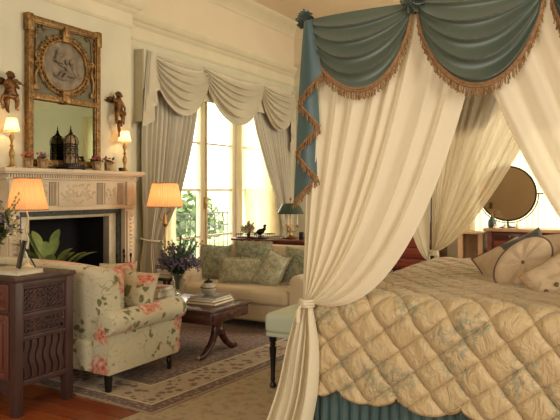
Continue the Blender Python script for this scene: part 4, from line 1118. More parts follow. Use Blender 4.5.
# things on the coffee table
bx_, by_ = -3.02, 4.30
make_book((bx_, by_, .40), .27, .30, .022, .06, M['book_brown'], 'brown book at the bottom of the stack under the ginger jar')
make_book((bx_-.005, by_+.005, .422), .25, .28, .018, .0, M['book_cream'], 'pale book in the middle of the stack under the ginger jar')
make_book((bx_+.005, by_, .440), .235, .26, .016, .1, M['book_grey'], 'grey book on top of the stack under the ginger jar')
c = Vector((bx_-.02, by_, .456)); t = thing('ginger_jar', c, 'small round grey ribbed jar with dark lid on the book stack', 'jar')
b = BM(); lathe(b, [(.03, 0), (.034, .006), (.055, .03), (.062, .055), (.056, .08), (.04, .096), (.034, .10)], c, 36, .02, 18); obj('body', b, M['ceramic'], t)
b = BM(); ringband(b, c+Vector((0,0,.062)), .061, .004); obj('dark_band', b, M['iron'], t)
b = BM(); lathe(b, [(.036, .10), (.036, .108), (.02, .118), (.008, .122), (.008, .13), (.002, .134)], c, 20); obj('lid', b, M['iron'], t)
c = Vector((-3.27, 4.20, .40)); t = thing('flower_vase', c, 'tall glass vase of purple flowers and greenery on the coffee table', 'vase of flowers')
b = BM(); lathe(b, [(.04, 0), (.042, .008), (.018, .02), (.014, .04), (.03, .06), (.034, .10), (.04, .17), (.055, .23), (.052, .23), (.036, .17), (.03, .10), (.02, .065)], c, 24); obj('vase', b, M['vase'], t)
bouquet(c, .22, .19, .25, 41, 120, t, ['violet', 'violet', 'pink'] and ['violet', 'violet'], 'leaf', 14)
g = None
make_book((-3.50, 4.18, .40), .26, .24, .035, .1, M['book_brown'], 'brown book at the bottom of the stack behind the floral sofa arm')
make_book((-3.49, 4.18, .435), .25, .22, .045, .0, M['book_cream'], 'thick cream book in the middle of the stack behind the floral sofa arm')
make_book((-3.495, 4.185, .48), .23, .20, .03, .12, M['book_pink'], 'dusty pink book on top of the stack behind the floral sofa arm')

# ---- side table with books, floor lamp
c = Vector((-4.27, 5.30, 0)); t = thing('side_table', c, 'small dark side table holding a book stack left of the cream sofa', 'table')
b = BM(); bx(b, c.x-.16, c.x+.16, c.y-.16, c.y+.16, .385, .405, .004); obj('tabletop', b, M['ebony'], t)
for sx in (-1, 1):
    for sy in (-1, 1): b = BM(); bx(b, c.x+sx*.14-.014, c.x+sx*.14+.014, c.y+sy*.14-.014, c.y+sy*.14+.014, .0125 if True else 0, .386, .002); obj('leg', b, M['ebony'], t)
z = .405
for i, (h, m_, l_) in enumerate(((.035, 'book_brown', 'brown book, lowest of the stack on the small side table'), (.03, 'book_pink', 'dusty pink book, second from bottom on the small side table'), (.03, 'book_cream', 'cream book, third from bottom on the small side table'), (.028, 'book_brown', 'brown book on top of the stack on the small side table'))):
    make_book((c.x+.005*i, c.y, z), .22-.012*i, .20, h, .1*i, M[m_], l_, ); z += h
c = Vector((-4.52, 5.58, 0)); t = thing('floor_lamp', c, 'brass floor lamp with glowing orange pleated shade near the window', 'lamp')
b = BM(); lathe(b, [(.13, .0), (.13, .012), (.05, .03), (.015, .045)], c, 24); obj('base', b, M['brass'], t)
b = BM(); tube(b, [c+Vector((0,0,.04)), c+Vector((0,0,1.06))], .009, 8); lathe(b, [(.01, .5), (.02, .52), (.01, .54)], c, 12); lathe(b, [(.01, .9), (.03, .93), (.014, .97), (.022, 1.0), (.01, 1.04)], c, 12); obj('pole', b, M['brass'], t)
b = BM(); tube(b, cr([c+Vector((0,0,1.02)), c+Vector((.05,.03,1.09)), c+Vector((.02, .01, 1.15))]), .007, 6); tube(b, cr([c+Vector((0,0,.96)), c+Vector((-.05,-.03,1.0)), c+Vector((-.02,-.02,1.13))]), .006, 6); obj('arm', b, M['brass'], t)
b = BM(); pleat_shade(b, c+Vector((.0,0,1.12)), .195, .135, .255, 40); s = obj('lamp_shade', b, M['shade_orange'], t)
b = BM(); ringband(b, c+Vector((0,0,1.12)), .196, .005); obj('shade_trim', b, M['hem'], s); b = BM(); ringband(b, c+Vector((0,0,1.375)), .136, .005); obj('shade_trim', b, M['hem'], s)
lamp('bulb', c+Vector((0,0,1.23)), 3.2, .04, (1, .6, .28))

# ================================================================== WRITING TABLE BEHIND THE SOFA
dx0, dx1, dy0, dy1 = -4.02, -2.70, 6.12, 6.66
t = thing('writing_desk', ((dx0+dx1)/2, 6.4, 0), 'wooden desk behind the cream sofa carrying a green-shaded lamp', 'desk')
b = BM(); bx(b, dx0, dx1, dy0, dy1, .735, .76, .006); obj('desktop', b, M['mahog_l'], t)
b = BM(); bx(b, dx0+.04, dx1-.04, dy0+.04, dy1-.04, .62, .735, .004); obj('apron', b, M['mahog'], t)
for x in (dx0+.06, dx1-.06):
    for y in (dy0+.06, dy1-.06): b = BM(); lathe(b, [(.014, 0), (.02, .03), (.014, .06), (.024, .5), (.018, .56), (.028, .6), (.028, .64)], (x, y, 0), 12); obj('leg', b, M['mahog'], t)
t = thing('gallery_tray', (-3.83, 6.3, .76), 'low dark galleried tray on the desk by the window', 'tray')
b = BM(); bx(b, -3.99, -3.62, 6.17, 6.42, .762, .772, .003); obj('tray_base', b, M['ebony'], t)
b = BM()
for x0_, x1_, y0_, y1_ in ((-3.99, -3.62, 6.17, 6.18), (-3.99, -3.62, 6.41, 6.42), (-3.99, -3.98, 6.17, 6.42), (-3.63, -3.62, 6.17, 6.42)): bx(b, x0_, x1_, y0_, y1_, .80, .808)
for i in range(13):
    for y in (6.175, 6.415): tube(b, [(-3.985+i*.03, y, .77), (-3.985+i*.03, y, .802)], .003, 5)
obj('gallery', b, M['ebony'], t)
c = Vector((-3.90, 6.30, .772)); t = thing('flower_pot', c, 'small pot of pale pink flowers on the desk tray', 'flower pot')
b = BM(); lathe(b, [(.028, 0), (.036, .03), (.04, .055), (.036, .055)], c, 14); obj('pot', b, M['vase'], t)
bouquet(c, .05, .085, .10, 51, 40, t, ['pink', 'plaster'], 'leaf_pale', 3)
c = Vector((-3.74, 6.30, .772)); t = thing('bird_figurine', c, 'dark bronze bird figurine beside the desk flowers', 'figurine')
b = BM(); lathe(b, [(.03, 0), (.03, .008), (.01, .014), (.008, .035)], c, 12); obj('stand', b, M['iron'], t)
b = BM(); puff(b, c+Vector((0,0,.06)), (.055, .028, .034), rot=Matrix.Rotation(-.3, 3, 'Y'), nu=16, nv=10)
tube(b, cr([c+Vector((.035,0,.075)), c+Vector((.055,0,.10)), c+Vector((.05,0,.125)), c+Vector((.075,0,.13))]), [.02]*6+[.014]*6+[.014]*6+[.006], 8)
tube(b, [c+Vector((-.03,0,.05)), c+Vector((-.08,0,.03))], [.018, .006], 8); obj('body', b, M['iron'], t)
make_book((-3.55, 6.36, .76), .14, .20, .022, .1, M['book_grey'], 'grey book lying on the desk between tray and lamp')
c = Vector((-3.41, 6.40, .76)); t = thing('bouillotte_lamp', c, 'brass three-candle desk lamp with dark green metal shade', 'lamp')
b = BM(); lathe(b, [(.075, 0), (.08, .012), (.05, .025), (.02, .04), (.012, .07), (.02, .09), (.012, .11), (.008, .12), (.006, .42), (.014, .43), (.012, .445), (.003, .46)], c, 20); obj('stem', b, M['brass'], t)
for k in range(3):
    a = .6+k*2*PI/3; d = Vector((math.cos(a), math.sin(a), 0)); b = BM()
    tube(b, cr([c+Vector((0,0,.10)), c+d*.04+Vector((0,0,.07)), c+d*.075+Vector((0,0,.10)), c+d*.075+Vector((0,0,.13))]), .006, 6); lathe(b, [(.008, .12), (.02, .128), (.022, .135), (.012, .14), (.012, .155)], c+d*.075, 12); am = obj('candle_arm', b, M['brass'], t)
    b = BM(); lathe(b, [(.009, .15), (.009, .26), (.003, .265)], c+d*.075, 10); obj('candle', b, M['plaster'], am)
b = BM(); lathe(b, [(.150, .275), (.152, .283), (.095, .385), (.09, .39), (.088, .388), (.146, .28)], c, 32, cap=False); obj('lamp_shade', b, M['green_shade'], t)
b = BM(); bx(b, -3.27, -3.22, 6.33, 6.37, .76, .83, .004); bx(b, -3.266, -3.224, 6.334, 6.366, .83, .84, .003)
tag(obj('desk_box', b, M['ebony'], None, (-3.245, 6.35, .76)), 'small upright black box on the desk right of the green-shaded lamp', 'box')

# ================================================================== BENCH
t = thing('bench', (-1.90, 4.28, 0), 'mint linen upholstered bench with dark turned legs at the foot of the bed', 'bench')
qx0, qx1, qy0, qy1 = -2.15, -1.66, 3.66, 4.92
b = BM(); bx(b, qx0, qx1, qy0, qy1, .365, .495, .035, 5); 
for v in b.verts:
    if v.co.z > .48: v.co.z += .012*(1-((v.co.x+1.905)/.25)**2)
obj('seat', b, M['mint'], t)
b = BM(); bx(b, qx0+.012, qx1-.012, qy0+.012, qy1-.012, .345, .372, .004); obj('seat_rail', b, M['mint'], t)
for x in (qx0+.045, qx1-.045):
    for y in (qy0+.045, qy1-.045):
        b = BM(); lathe(b, [(.014, .006), (.022, .012), (.022, .03), (.012, .045), (.017, .06), (.014, .075), (.019, .20), (.024, .26), (.026, .27), (.015, .28), (.024, .29), (.015, .30), (.024, .312), (.026, .345)], (x, y, 0), 16); obj('leg', b, M['ebony'], t)

# ================================================================== THE BED
EX0, EX1, EY0, EY1 = -1.30, .24, 2.63, 4.60; HB = .80; HT = 2.06
bed = thing('canopy_bed', ((EX0+EX1)/2, (EY0+EY1)/2, 0), 'large four-poster bed with dark iron posts and teal pleated skirt', 'bed')
for x in (EX0, EX1):
    for y in (EY0, EY1):
        b = BM(); lathe(b, [(.022, .006), (.026, .03), (.014, .05), (.014, .60), (.02, .62), (.014, .64), (.012, HT), (.02, HT+.012), (.004, HT+.03)], (x, y, 0), 14); obj('post', b, M['iron'], bed)
b = BM(); 
for p, q in (((EX0, EY0), (EX1, EY0)), ((EX0, EY1), (EX1, EY1)), ((EX0, EY0), (EX0, EY1)), ((EX1, EY0), (EX1, EY1))): tube(b, [(p[0], p[1], HT-.02), (q[0], q[1], HT-.02)], .012, 8)
obj('tester_frame', b, M['iron'], bed)
b = BM(); bx(b, EX0+.04, EX1-.04, EY0+.05, EY1-.04, .30, HB-.03, .05, 4); obj('mattress', b, M['cream_sofa'], bed)
b = BM(); bx(b, EX0+.05, EX1-.05, EY0+.06, EY1-.05, .2, .32); obj('bed_base', b, M['ebony'], bed)
b = BM(); prof = [(EY0+.03, .3)]+[(EY0+.03+(EY1-EY0-.06)*k/20, 1.05+.18*math.sin(PI*k/20)) for k in range(21)]+[(EY1-.03, .3)]
prism(b, prof, 'x', EX1+.015, EX1+.06, .012); obj('headboard', b, M['tufted'], bed)
def skirt(p0, p1, N, n, seed):
    p0, p1, N = Vector(p0), Vector(p1), Vector(N); b = BM()
    def f(u, v):
        a = fold_wave(u, n, seed)*(.006+.016*v)+.012*v; q = p0.lerp(p1, u); return Vector((q.x, q.y, .50-(.49)*v))+N*a
    grid(b, 400, 8, f); return b
obj('bed_skirt', skirt((EX0+.02, EY0+.02, 0), (EX1, EY0+.02, 0), (0,-1,0), 34, 1), M['teal_blue'], bed)
obj('bed_skirt', skirt((EX0+.02, EY0+.02, 0), (EX0+.02, EY1, 0), (-1,0,0), 40, 2), M['teal_blue'], bed)

# ---- quilt: one cloth over the top and hanging at the sides
QX0, QX1, QY0, QY1 = EX0+.015, EX1-.02, EY0+.012, EY1-.012; RD = .065
def hang(t, lo, hi):
    """arc-length t along the cloth -> (position across, drop, normal across, normal up)"""
    def edge(d):
        L = RD*PI/2
        if d <= 0: return None
        if d < L: a = d/RD; return (RD*math.sin(a), RD*(1-math.cos(a)), math.sin(a), math.cos(a))
        return (RD, RD+(d-L), 1.0, 0.0)
    e = edge(lo+RD-t); 
    if e: return (lo+RD-e[0], e[1], -e[2], e[3])
    e = edge(t-(hi-RD))
    if e: return (hi-RD+e[0], e[1], e[2], e[3])
    return (t, 0, 0, 1)
DROP = .43
def quilt_pt(a, c_, hx=None):
    px_, dx_, nx_, nzx = hang(a, QX0, QX1); py_, dy_, ny_, nzy = hang(c_, QY0, QY1)
    z = HB+.012-dx_-dy_; N = Vector((nx_ if dx_ > 0 else 0, ny_ if dy_ > 0 else 0, min(nzx, nzy)))
    if N.length < .01: N = Vector((nx_, ny_, .01))
    N.normalize()
    # diamonds, slightly skewed
    s = .165; w_ = a+.35; hgt = -(c_-QY0)
    p = (w_-hgt/1.2)/s; q = (w_+hgt/.78)/s
    # two line families
    fa = abs(math.sin(PI*p)); fb = abs(math.sin(PI*q))
    puffh = .030*(min(1, fa*1.5)*min(1, fb*1.5))**.42*(1 if c_ < QY0+.1 else max(.45, 1-(c_-QY0-.1)*1.5))
    wr = .006*noise.noise(Vector((a*14, c_*14, 1)))+.010*noise.noise(Vector((a*4, c_*4, 2)))
    flare = .0
    dd = max(dx_, dy_); flare = .05*max(0, dd-.1)
    return Vector((px_, py_, z))+N*(puffh+wr*.8)+Vector((nx_*flare if dx_ > 0 else 0, ny_*flare if dy_ > 0 else 0, 0))
ed = DROP-RD+RD*PI/2-RD      # overhang of the cloth beyond the nominal edge
na, nc = 300, 400
A0, A1 = QX0-ed, QX1; C0, C1 = QY0-ed, QY1+ed
b = BM(); V = {}
def hem(t): return .05*abs(math.sin(PI*(t+.08)/.27))**.55
for i in range(na+1):
    a = A0+(A1-A0)*i/na
    for j in range(nc+1):
        c_ = C0+(C1-C0)*j/nc; aa, cc_ = a, c_
        # scallops
        if c_ < QY0: cc_ = QY0-(QY0-c_)*(1-(.055-hem(a))/ed)
        if a < QX0: aa = QX0-(QX0-a)*(1-(.055-hem(c_))/ed)
        if a < QX0+.02 and c_ < QY0+.02 and (QX0+.02-a)+(QY0+.02-c_) > .13: continue
        if a < QX0+.02 and c_ > QY1-.02 and (QX0+.02-a)+(c_-QY1+.02) > .13: continue
        V[(i, j)] = b.verts.new(quilt_pt(aa, cc_))
for i in range(na):
    for j in range(nc):
        k = [(i, j), (i+1, j), (i+1, j+1), (i, j+1)]
        if all(q in V for q in k): b.faces.new([V[q] for q in k])
for v in [v for v in b.verts if not v.link_faces]: b.verts.remove(v)
qo = thing('quilt', ((EX0+EX1)/2, (EY0+EY1)/2, HB), 'golden diamond-quilted silk coverlet with scalloped hem spread over the bed', 'quilt')
edge = [quilt_pt(QX0-.0+(QX1-QX0)*k/160, QY0-(ed-.055+hem(QX0+(QX1-QX0)*k/160))) for k in range(6, 161)]
cov = obj('cover', b, M['quilt'], qo)
sd = cov.modifiers.new('thickness', 'SOLIDIFY'); sd.thickness = .008; sd.offset = 1
b = BM(); tube(b, edge, .0065, 6); obj('hem_cord', b, M['hem'], qo)
# ---- pillows on the bed
def bedp(c, w, h, th, rx, ry, rz, mat, label, seed, cord=None, **k): return pillow('bed_cushion', c, w, h, th, rx, ry, rz, mat, label, 'cushion', None, seed, cord=cord, wr=.008, **k)
zb = HB+.035
bedp((-.66, 3.75, .905), .29, .19, .12, -.45, -.55, .12, M['tufted'], 'pale ruffled cushion lying furthest left on the bed', 61, cord=M['bead'])
bedp((-.53, 3.74, .955), .24, .22, .10, -.4, -.5, .12, M['green_velvet'], 'dark green velvet cushion between the pale cushions on the bed', 62)
bedp((-.36, 3.93, .945), .38, .27, .13, -.5, -.2, .1, M['spotted'], 'large tan embroidered cushion at the back of the bed pile', 63, cord=M['bead'])
c = Vector((-.515, 3.45, .935)); t = thing('tufted_cushion', c, 'round cream velvet cushion with button-tufted centre on the bed', 'cushion')
Rm = Matrix.Rotation(.14, 3, 'Z') @ Matrix.Rotation(-.35, 3, 'X') @ Matrix.Rotation(-.78, 3, 'Y')
b = BM()
def rt(sg):
    def f(u, v):
        a = 2*PI*u; r = v; x = .165*r*math.cos(a); z = .098*r*math.sin(a)
        th = .046*(1-r**3.2)**.5*(1-.85*math.exp(-(r/.24)**2))*(1+.9*math.cos(a*9)*r*(1-r))
        return c+Rm @ Vector((x, sg*th, z))
    return f
grid(b, 72, 18, rt(1), wrap=True); grid(b, 72, 18, rt(-1), wrap=True); bmesh.ops.remove_doubles(b, verts=b.verts, dist=1e-5); obj('cover', b, M['tufted'], t)
b = BM(); tube(b, [c+Rm @ Vector((.167*math.cos(2*PI*i/40), 0, .10*math.sin(2*PI*i/40))) for i in range(41)], .006, 6, cap=False); obj('cord', b, M['bead'], t)
b = BM(); puff(b, c+Rm @ Vector((0, -.012, 0)), (.009, .009, .009), nu=10, nv=6); obj('button', b, M['bead'], t)
c = (-.285, 3.31, .905); t = bedp(c, .40, .23, .12, -.35, -.62, .12, M['spotted'], 'tan cushion with dark bobble spots nearest the bed edge', 64, cord=M['hem'])
Rm = Matrix.Rotation(.12, 3, 'Z') @ Matrix.Rotation(-.35, 3, 'X') @ Matrix.Rotation(-.62, 3, 'Y'); rnd = random.Random(8)
for i in range(6):
    for j in range(2):
        b = BM(); x = -.15+i*.06; z = -.068+j*.05; puff(b, Vector(c)+Rm @ Vector((x+rnd.gauss(0,.004), -.06*((1-(x/.2)**4)*(1-(z/.115)**4))**.5*(1-.19*(x/.2)**2-.19*(z/.115)**2)-.004, z)), (.012, .007, .012), rot=Rm, nu=10, nv=5, nz=.2, seed=i)
        obj('bobble', b, M['bead'], t)

# ---- canopy swags, rosettes, tails
can = thing('bed_canopy', ((EX0+EX1)/2, (EY0+EY1)/2, 1.7), 'teal taffeta canopy with gold-fringed swags and rosettes over the bed', 'canopy')
yF = EY0-.02; PX = [-1.30, -.805, -.30, .24]; ztop = HT+.015
b = BM(); bx(b, EX0-.0, EX1, EY0, EY1, HT-.008, HT+.0); obj('tester_cloth', b, M['voile_back'], can)
sw_i = 0
for a, c_, sk in ((PX[0], PX[1], .35), (PX[1], PX[2], .1), (PX[2], PX[3], .1)):
    b = BM(); ta = ztop-(.02 if sw_i == 0 else 0); 
    e = swag(b, (a, yF, ta), (c_, yF, ztop-.01+.0), .315+.03*(sw_i > 0), .05, (0,-1,0), 5, seed=2.3*sw_i+.6, endz=.02, nu=90, nv=130, amp=.026, inset=.02, skew=sk, ex=.62, base_out=.022)
    so = obj('swag', b, M['teal'], can)
    b = BM(); N = Vector((0,-1,0)); up = [p+Vector((0,-.004,.004)) for p in e]
    tube(b, up, .0065, 6); tube(b, [p-Vector((0,0,.010)) for p in up], .006, 6)
    strand_fringe(b, [p-Vector((0,0,.012)) for p in up], .036, .0045, .0020, .2); obj('bullion_fringe', b, M['fringe'], so)
    sw_i += 1
# far side, foot and head swags
for p, q, N in (((EX0, EY1, ztop), (-.80, EY1, ztop), (0,1,0)), ((-.80, EY1, ztop), (-.28, EY1, ztop), (0,1,0)), ((-.28, EY1, ztop), (EX1, EY1, ztop), (0,1,0)),
                ((EX0-.01, EY0, ztop), (EX0-.01, EY0+.66, ztop), (-1,0,0)), ((EX0-.01, EY0+.66, ztop), (EX0-.01, EY0+1.31, ztop), (-1,0,0)), ((EX0-.01, EY0+1.31, ztop), (EX0-.01, EY1, ztop), (-1,0,0))):
    b = BM(); e = swag(b, p, q, .33, .05, N, 4, seed=sw_i, endz=.02, nu=36, nv=60, amp=.022, inset=.03)
    so = obj('swag', b, M['teal'], can); b = BM(); tube(b, e, .006, 6); strand_fringe(b, e, .04, .010, .003); obj('bullion_fringe', b, M['fringe'], so); sw_i += 1
for x, y, s, r in ((PX[0]-.012, yF-.03, 3, .043), (PX[1], yF-.06, 4, .05), (PX[2], yF-.05, 5, .05), (PX[3], yF-.05, 6, .05)):
    b = BM(); rosette(b, (x, y+.03, ztop-.012), r, (-.25, -1, .05), s); obj('rosette', b, M['teal'], can)
# fringed tail (jabot) at the foot-side near corner
b = BM(); e = jabot(b, (PX[0]+.012, yF-.012, ztop-.03), .24, .80, .14, (0,-1,0), (1,0,0), 2.5, .018, 90, 30)
jo = obj('jabot', b, M['teal_blue'], can)
b = BM(); tube(b, e, .005, 6); strand_fringe(b, e, .034, .0035, .002, .25); obj('bullion_fringe', b, M['fringe'], jo)

# ---- voile bed curtains
def tie_knot(t, p, mat):
    b = BM(); p = Vector(p)
    for k in range(3): ringband(b, p+Vector((0, 0, -.012+.012*k)), .030+.003*(k == 1), .007, 24)
    tube(b, cr([p+Vector((-.01,-.03,0)), p+Vector((-.02,-.045,-.03)), p+Vector((-.02,-.045,-.08))]), [.006]*6+[.010]*7, 6)
    puff(b, p+Vector((.004,-.032,.0)), (.014, .012, .012), nu=10, nv=6)
    obj('tieback', b, mat, t)
def tail(b, p, rows, N, n, seed):
    drape(b, rows, N, n, nu=120, nv=36, seed=seed)
tie = Vector((EX0+.01, EY0-.055, .80)); yv = EY0-.012
t = thing('bed_curtain', (EX0, yv, 0), 'cream voile bed curtain swept to the near left post', 'curtain', 'voile bed curtains')
b = BM(); swept(b, (EX0+.0, yv, HT-.02), (-.52, yv, HT-.02), (EX0+.0, yv, 1.35), (-.82, yv, .70), tie, (0,-1,0), 9, .017, .020, seed=.4, bow=.02)
obj('cloth', b, M['voile'], t)
b = BM(); p = tie
drape(b, [((p.x-.022, p.y, p.z+.01), (p.x+.022, p.y, p.z+.01), .010), ((p.x-.045, p.y-.01, p.z-.05), (p.x+.035, p.y-.01, p.z-.05), .018), ((p.x-.085, p.y-.02, .60), (p.x+.055, p.y-.02, .60), .03), ((p.x-.13, p.y-.03, .40), (p.x+.05, p.y-.03, .40), .036), ((p.x-.19, p.y-.05, .22), (p.x+.02, p.y-.04, .22), .04), ((p.x-.27, p.y-.1, .06), (p.x+.03, p.y-.06, .06), .045), ((p.x-.34, p.y-.16, .012), (p.x+.06, p.y-.12, .012), .02)], (0,-1,0), 5, nu=120, nv=44, seed=.8)
obj('tail', b, M['voile'], t); tie_knot(t, tie, M['voile'])
tie2 = Vector((EX1-.01, EY0-.055, .80))
t = thing('bed_curtain', (EX1, yv, 0), 'cream voile bed curtain sweeping off to the near right post', 'curtain', 'voile bed curtains')
b = BM(); swept(b, (EX1, yv-.015, HT-.02), (-.64, yv-.015, HT-.02), (EX1, yv-.015, 1.35), (-.20, yv-.015, .80), tie2, (0,-1,0), 8, .016, .020, seed=1.7)
obj('cloth', b, M['voile'], t); b = BM(); p = tie2
drape(b, [((p.x-.022, p.y, p.z+.01), (p.x+.022, p.y, p.z+.01), .010), ((p.x-.06, p.y-.01, .65), (p.x+.05, p.y-.01, .65), .02), ((p.x-.1, p.y-.02, .3), (p.x+.1, p.y-.02, .3), .03), ((p.x-.12, p.y-.03, .012), (p.x+.12, p.y-.03, .012), .035)], (0,-1,0), 5, nu=80, nv=24, seed=1.8)
obj('tail', b, M['voile'], t); tie_knot(t, tie2, M['voile'])
yb_ = EY1-.02; tie3 = Vector((EX0+.02, EY1-.045, .855))
t = thing('bed_curtain', (EX0, yb_, 0), 'cream voile curtain on the far side of the bed swept to the far left post', 'curtain', 'voile bed curtains')
b = BM(); swept(b, (EX0, yb_, HT-.02), (-.46, yb_, HT-.02), (EX0, yb_, 1.4), (-.92, yb_, 1.02), tie3, (0,-1,0), 10, .020, .022, seed=2.9)
obj('cloth', b, M['voile_back'], t); tie_knot(t, tie3, M['voile'])
b = BM(); p = tie3
drape(b, [((p.x-.02, EY1+.03, p.z), (p.x+.02, EY1+.03, p.z), .01), ((p.x-.08, EY1+.05, .4), (p.x+.06, EY1+.05, .4), .03), ((p.x-.12, EY1+.05, .012), (p.x+.1, EY1+.05, .012), .03)], (0,1,0), 5, nu=60, nv=16); obj('tail', b, M['voile_back'], t)
t = thing('bed_curtain', (EX1, yb_, 0), 'cream voile curtain on the far side of the bed swept right', 'curtain', 'voile bed curtains')
tie4 = Vector((EX1-.02, EY1-.045, .855))
b = BM(); swept(b, (EX1, yb_, HT-.02), (-.56, yb_, HT-.02), (EX1, yb_, 1.4), (-.14, yb_, 1.02), tie4, (0,-1,0), 9, .020, .022, seed=3.3); obj('cloth', b, M['voile_back'], t); tie_knot(t, tie4, M['voile'])
# foot-end curtains
xf_ = EX0+.0; tie5 = Vector((EX0-.012, EY1-.12, .82)); 
t = thing('bed_curtain', (xf_, EY1-.1, 0), 'narrow cream voile curtain at the foot of the bed beside the far left post', 'curtain', 'voile bed curtains')
b = BM(); swept(b, (xf_, EY1-.05, HT-.02), (xf_, EY0+1.0, HT-.02), (xf_, EY1-.05, 1.4), (xf_, EY1-.62, .9), (EX0-.012, EY1-.06, .80), (-1,0,0), 8, .016, .018, seed=4.1, nu=90, nv=30, tw=.02)
obj('cloth', b, M['voile_back'], t)
t = thing('bed_curtain', (xf_, EY0+.1, 0), 'cream voile curtain at the foot of the bed behind the near left post', 'curtain', 'voile bed curtains')
b = BM(); swept(b, (xf_-.012, EY0+.03, HT-.02), (xf_-.012, EY0+1.0, HT-.02), (xf_-.012, EY0+.03, 1.4), (xf_-.012, EY0+.5, .9), (EX0-.03, EY0+.0, .80), (-1,0,0), 8, .016, .018, seed=4.9, nu=90, nv=30, tw=.02)
obj('cloth', b, M['voile_back'], t)

# ================================================================== DRESSER AND MIRROR AT THE BACK
t = thing('dresser', (-.95, 9.75, 0), 'mahogany dresser with brown marble top behind the bed', 'dresser')
gx0, gx1, gy0, gy1 = -1.93, .05, 9.48, 9.98
b = BM(); bx(b, gx0-.02, gx1+.02, gy0-.02, gy1+.01, .715, .76, .008, 3); obj('marble_top', b, M['marble_top'], t)
b = BM(); bx(b, gx0+.02, gx1-.02, gy0+.03, gy1, .08, .715, .004); obj('body', b, M['mahog'], t)
for x in (gx0+.04, gx1-.04):
    for y in (gy0+.05, gy1-.05): b = BM(); lathe(b, [(.02, 0), (.035, .02), (.03, .08)], (x, y, 0), 14); obj('foot', b, M['mahog'], t)
b = BM(); lathe(b, [(.05, .08), (.05, .71)], (gx0+.06, gy0+.07, 0), 20); obj('corner_column', b, M['mahog_l'], t)
for (x0_, x1_, m1, nm) in ((gx0+.12, gx0+.56, 'mahog_l', 'door'), (gx0+.60, gx0+1.35, 'mahog', 'drawer'), (gx0+1.39, gx1-.06, 'mahog_l', 'door')):
    b = BM(); bx(b, x0_, x1_, gy0+.012, gy0+.032, .60, .70, .004); dr = obj('drawer', b, M['mahog'], t)
    b = BM(); puff(b, ((x0_+x1_)/2, gy0+.0, .65), (.014, .016, .014), nu=10, nv=6); obj('knob', b, M['brass'], dr)
    b = BM(); bx(b, x0_, x1_, gy0+.012, gy0+.032, .12, .585, .004); bx(b, x0_+.05, x1_-.05, gy0+.004, gy0+.014, .17, .535, .006); dr = obj('door', b, M[m1], t)
    for q in (-.02, .02):
        b = BM(); puff(b, ((x0_+x1_)/2+q*1.2, gy0-.004, .545), (.013, .014, .013), nu=10, nv=6); obj('knob', b, M['plaster'], dr)
c = Vector((-1.66, 9.72, .76)); t = thing('dressing_mirror', c, 'round swing mirror standing on the dresser', 'mirror')
mz = .49
b = BM(); ringband(b, Vector((0,0,0)), .385, .014, 64)
for v in b.verts: v.co = c+Vector((v.co.x, v.co.z, v.co.y+mz))
obj('mirror_rim', b, M['iron'], t)
b = BM(); lathe(b, [(.38, -.004), (.38, .004)], (0,0,0), 64)
for v in b.verts: v.co = c+Vector((v.co.x, v.co.z, v.co.y+mz))
obj('mirror_glass', b, M['mirror2'], t)
b = BM(); lathe(b, [(.12, 0), (.12, .012), (.03, .03), (.012, .05), (.012, .1)], c+Vector((0,.03,0)), 20)
tube(b, [c+Vector((-.42, .0, .49))]+[c+Vector((.42*math.cos(a), .0, .49+.42*math.sin(a))) for a in [PI+PI*k/24 for k in range(25)]]+[c+Vector((.42, 0, .49))], .008, 6)
for s in (-1, 1): tube(b, [c+Vector((s*.39, 0, .49)), c+Vector((s*.46, 0, .49))], .009, 6); puff(b, c+Vector((s*.47, 0, .49)), (.014, .012, .014), nu=8, nv=5)
obj('stand', b, M['iron'], t)
for x, h, l_ in ((-1.66, .11, 'left glass perfume bottle with stopper before the round mirror'), (-1.50, .12, 'taller glass perfume bottle before the round mirror'), (-1.80, .06, 'tiny squat glass bottle at the left of the dresser top')):
    c = Vector((x, 9.54, .76)); t = thing('perfume_bottle', c, l_, 'bottle', 'perfume bottles on the dresser')
    b = BM(); lathe(b, [(.02, 0), (.028, h*.1), (.026, h*.4), (.01, h*.6), (.01, h*.7)], c, 14); obj('flask', b, M['crystal'], t)
    b = BM(); lathe(b, [(.009, h*.68), (.016, h*.78), (.012, h*.92), (.003, h)], c, 10); obj('stopper', b, M['crystal'], t)
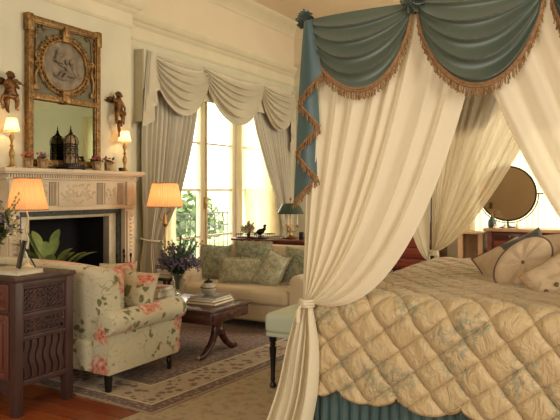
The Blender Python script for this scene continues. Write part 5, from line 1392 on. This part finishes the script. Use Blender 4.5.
c = Vector((-1.86, 9.66, .76)); t = thing('perfume_bottle', c, 'dark green rounded bottle half hidden beside the round mirror', 'bottle')
b = BM(); lathe(b, [(.05, 0), (.06, .03), (.055, .10), (.02, .15), (.02, .18)], c, 16); obj('flask', b, M['green_shade'], t)
b = BM(); lathe(b, [(.018, .18), (.022, .195), (.004, .21)], c, 12); obj('stopper', b, M['brass'], t)
t = thing('display_cabinet', (-2.16, 9.8, 0), 'pale wood cabinet with glass door at the left of the dresser', 'cabinet')
b = BM()
for x0_, x1_, y0_, y1_, z0_, z1_ in ((-2.34, -2.30, 9.6, 9.95, 0, .66), (-2.02, -1.98, 9.6, 9.95, 0, .66), (-2.36, -1.96, 9.58, 9.97, .66, .69), (-2.30, -2.02, 9.6, 9.95, .04, .08), (-2.30, -2.02, 9.93, 9.95, .08, .66)): bx(b, x0_, x1_, y0_, y1_, z0_, z1_, .003)
obj('case', b, M['pale_wood'], t)
b = BM(); bx(b, -2.30, -2.27, 9.605, 9.625, .08, .66); bx(b, -2.05, -2.02, 9.605, 9.625, .08, .66); dd = obj('door', b, M['pale_wood'], t)
b = BM(); bx(b, -2.27, -2.05, 9.612, 9.618, .08, .66); obj('pane', b, M['glass'], dd)
t = thing('side_chest', (-3.05, 9.85, 0), 'dark mahogany chest glimpsed between the bed curtains', 'chest')
b = BM(); bx(b, -3.50, -2.62, 9.62, 10.10, .06, .78, .006); obj('body', b, M['mahog'], t)
b = BM(); bx(b, -3.53, -2.59, 9.60, 10.12, .78, .80, .005); obj('top', b, M['mahog'], t)
for i in range(4):
    b = BM(); bx(b, -3.46, -2.66, 9.605, 9.622, .10+i*.168, .25+i*.168, .004); dr = obj('drawer', b, M['mahog_l'], t)
    for x in (-3.28, -2.84): b = BM(); puff(b, (x, 9.595, .175+i*.168), (.018, .014, .018), nu=10, nv=6); obj('knob', b, M['brass'], dr)
for x in (-3.44, -2.68):
    for y in (9.68, 10.04): b = BM(); bx(b, x-.03, x+.03, y-.03, y+.03, 0, .062); obj('foot', b, M['mahog'], t)
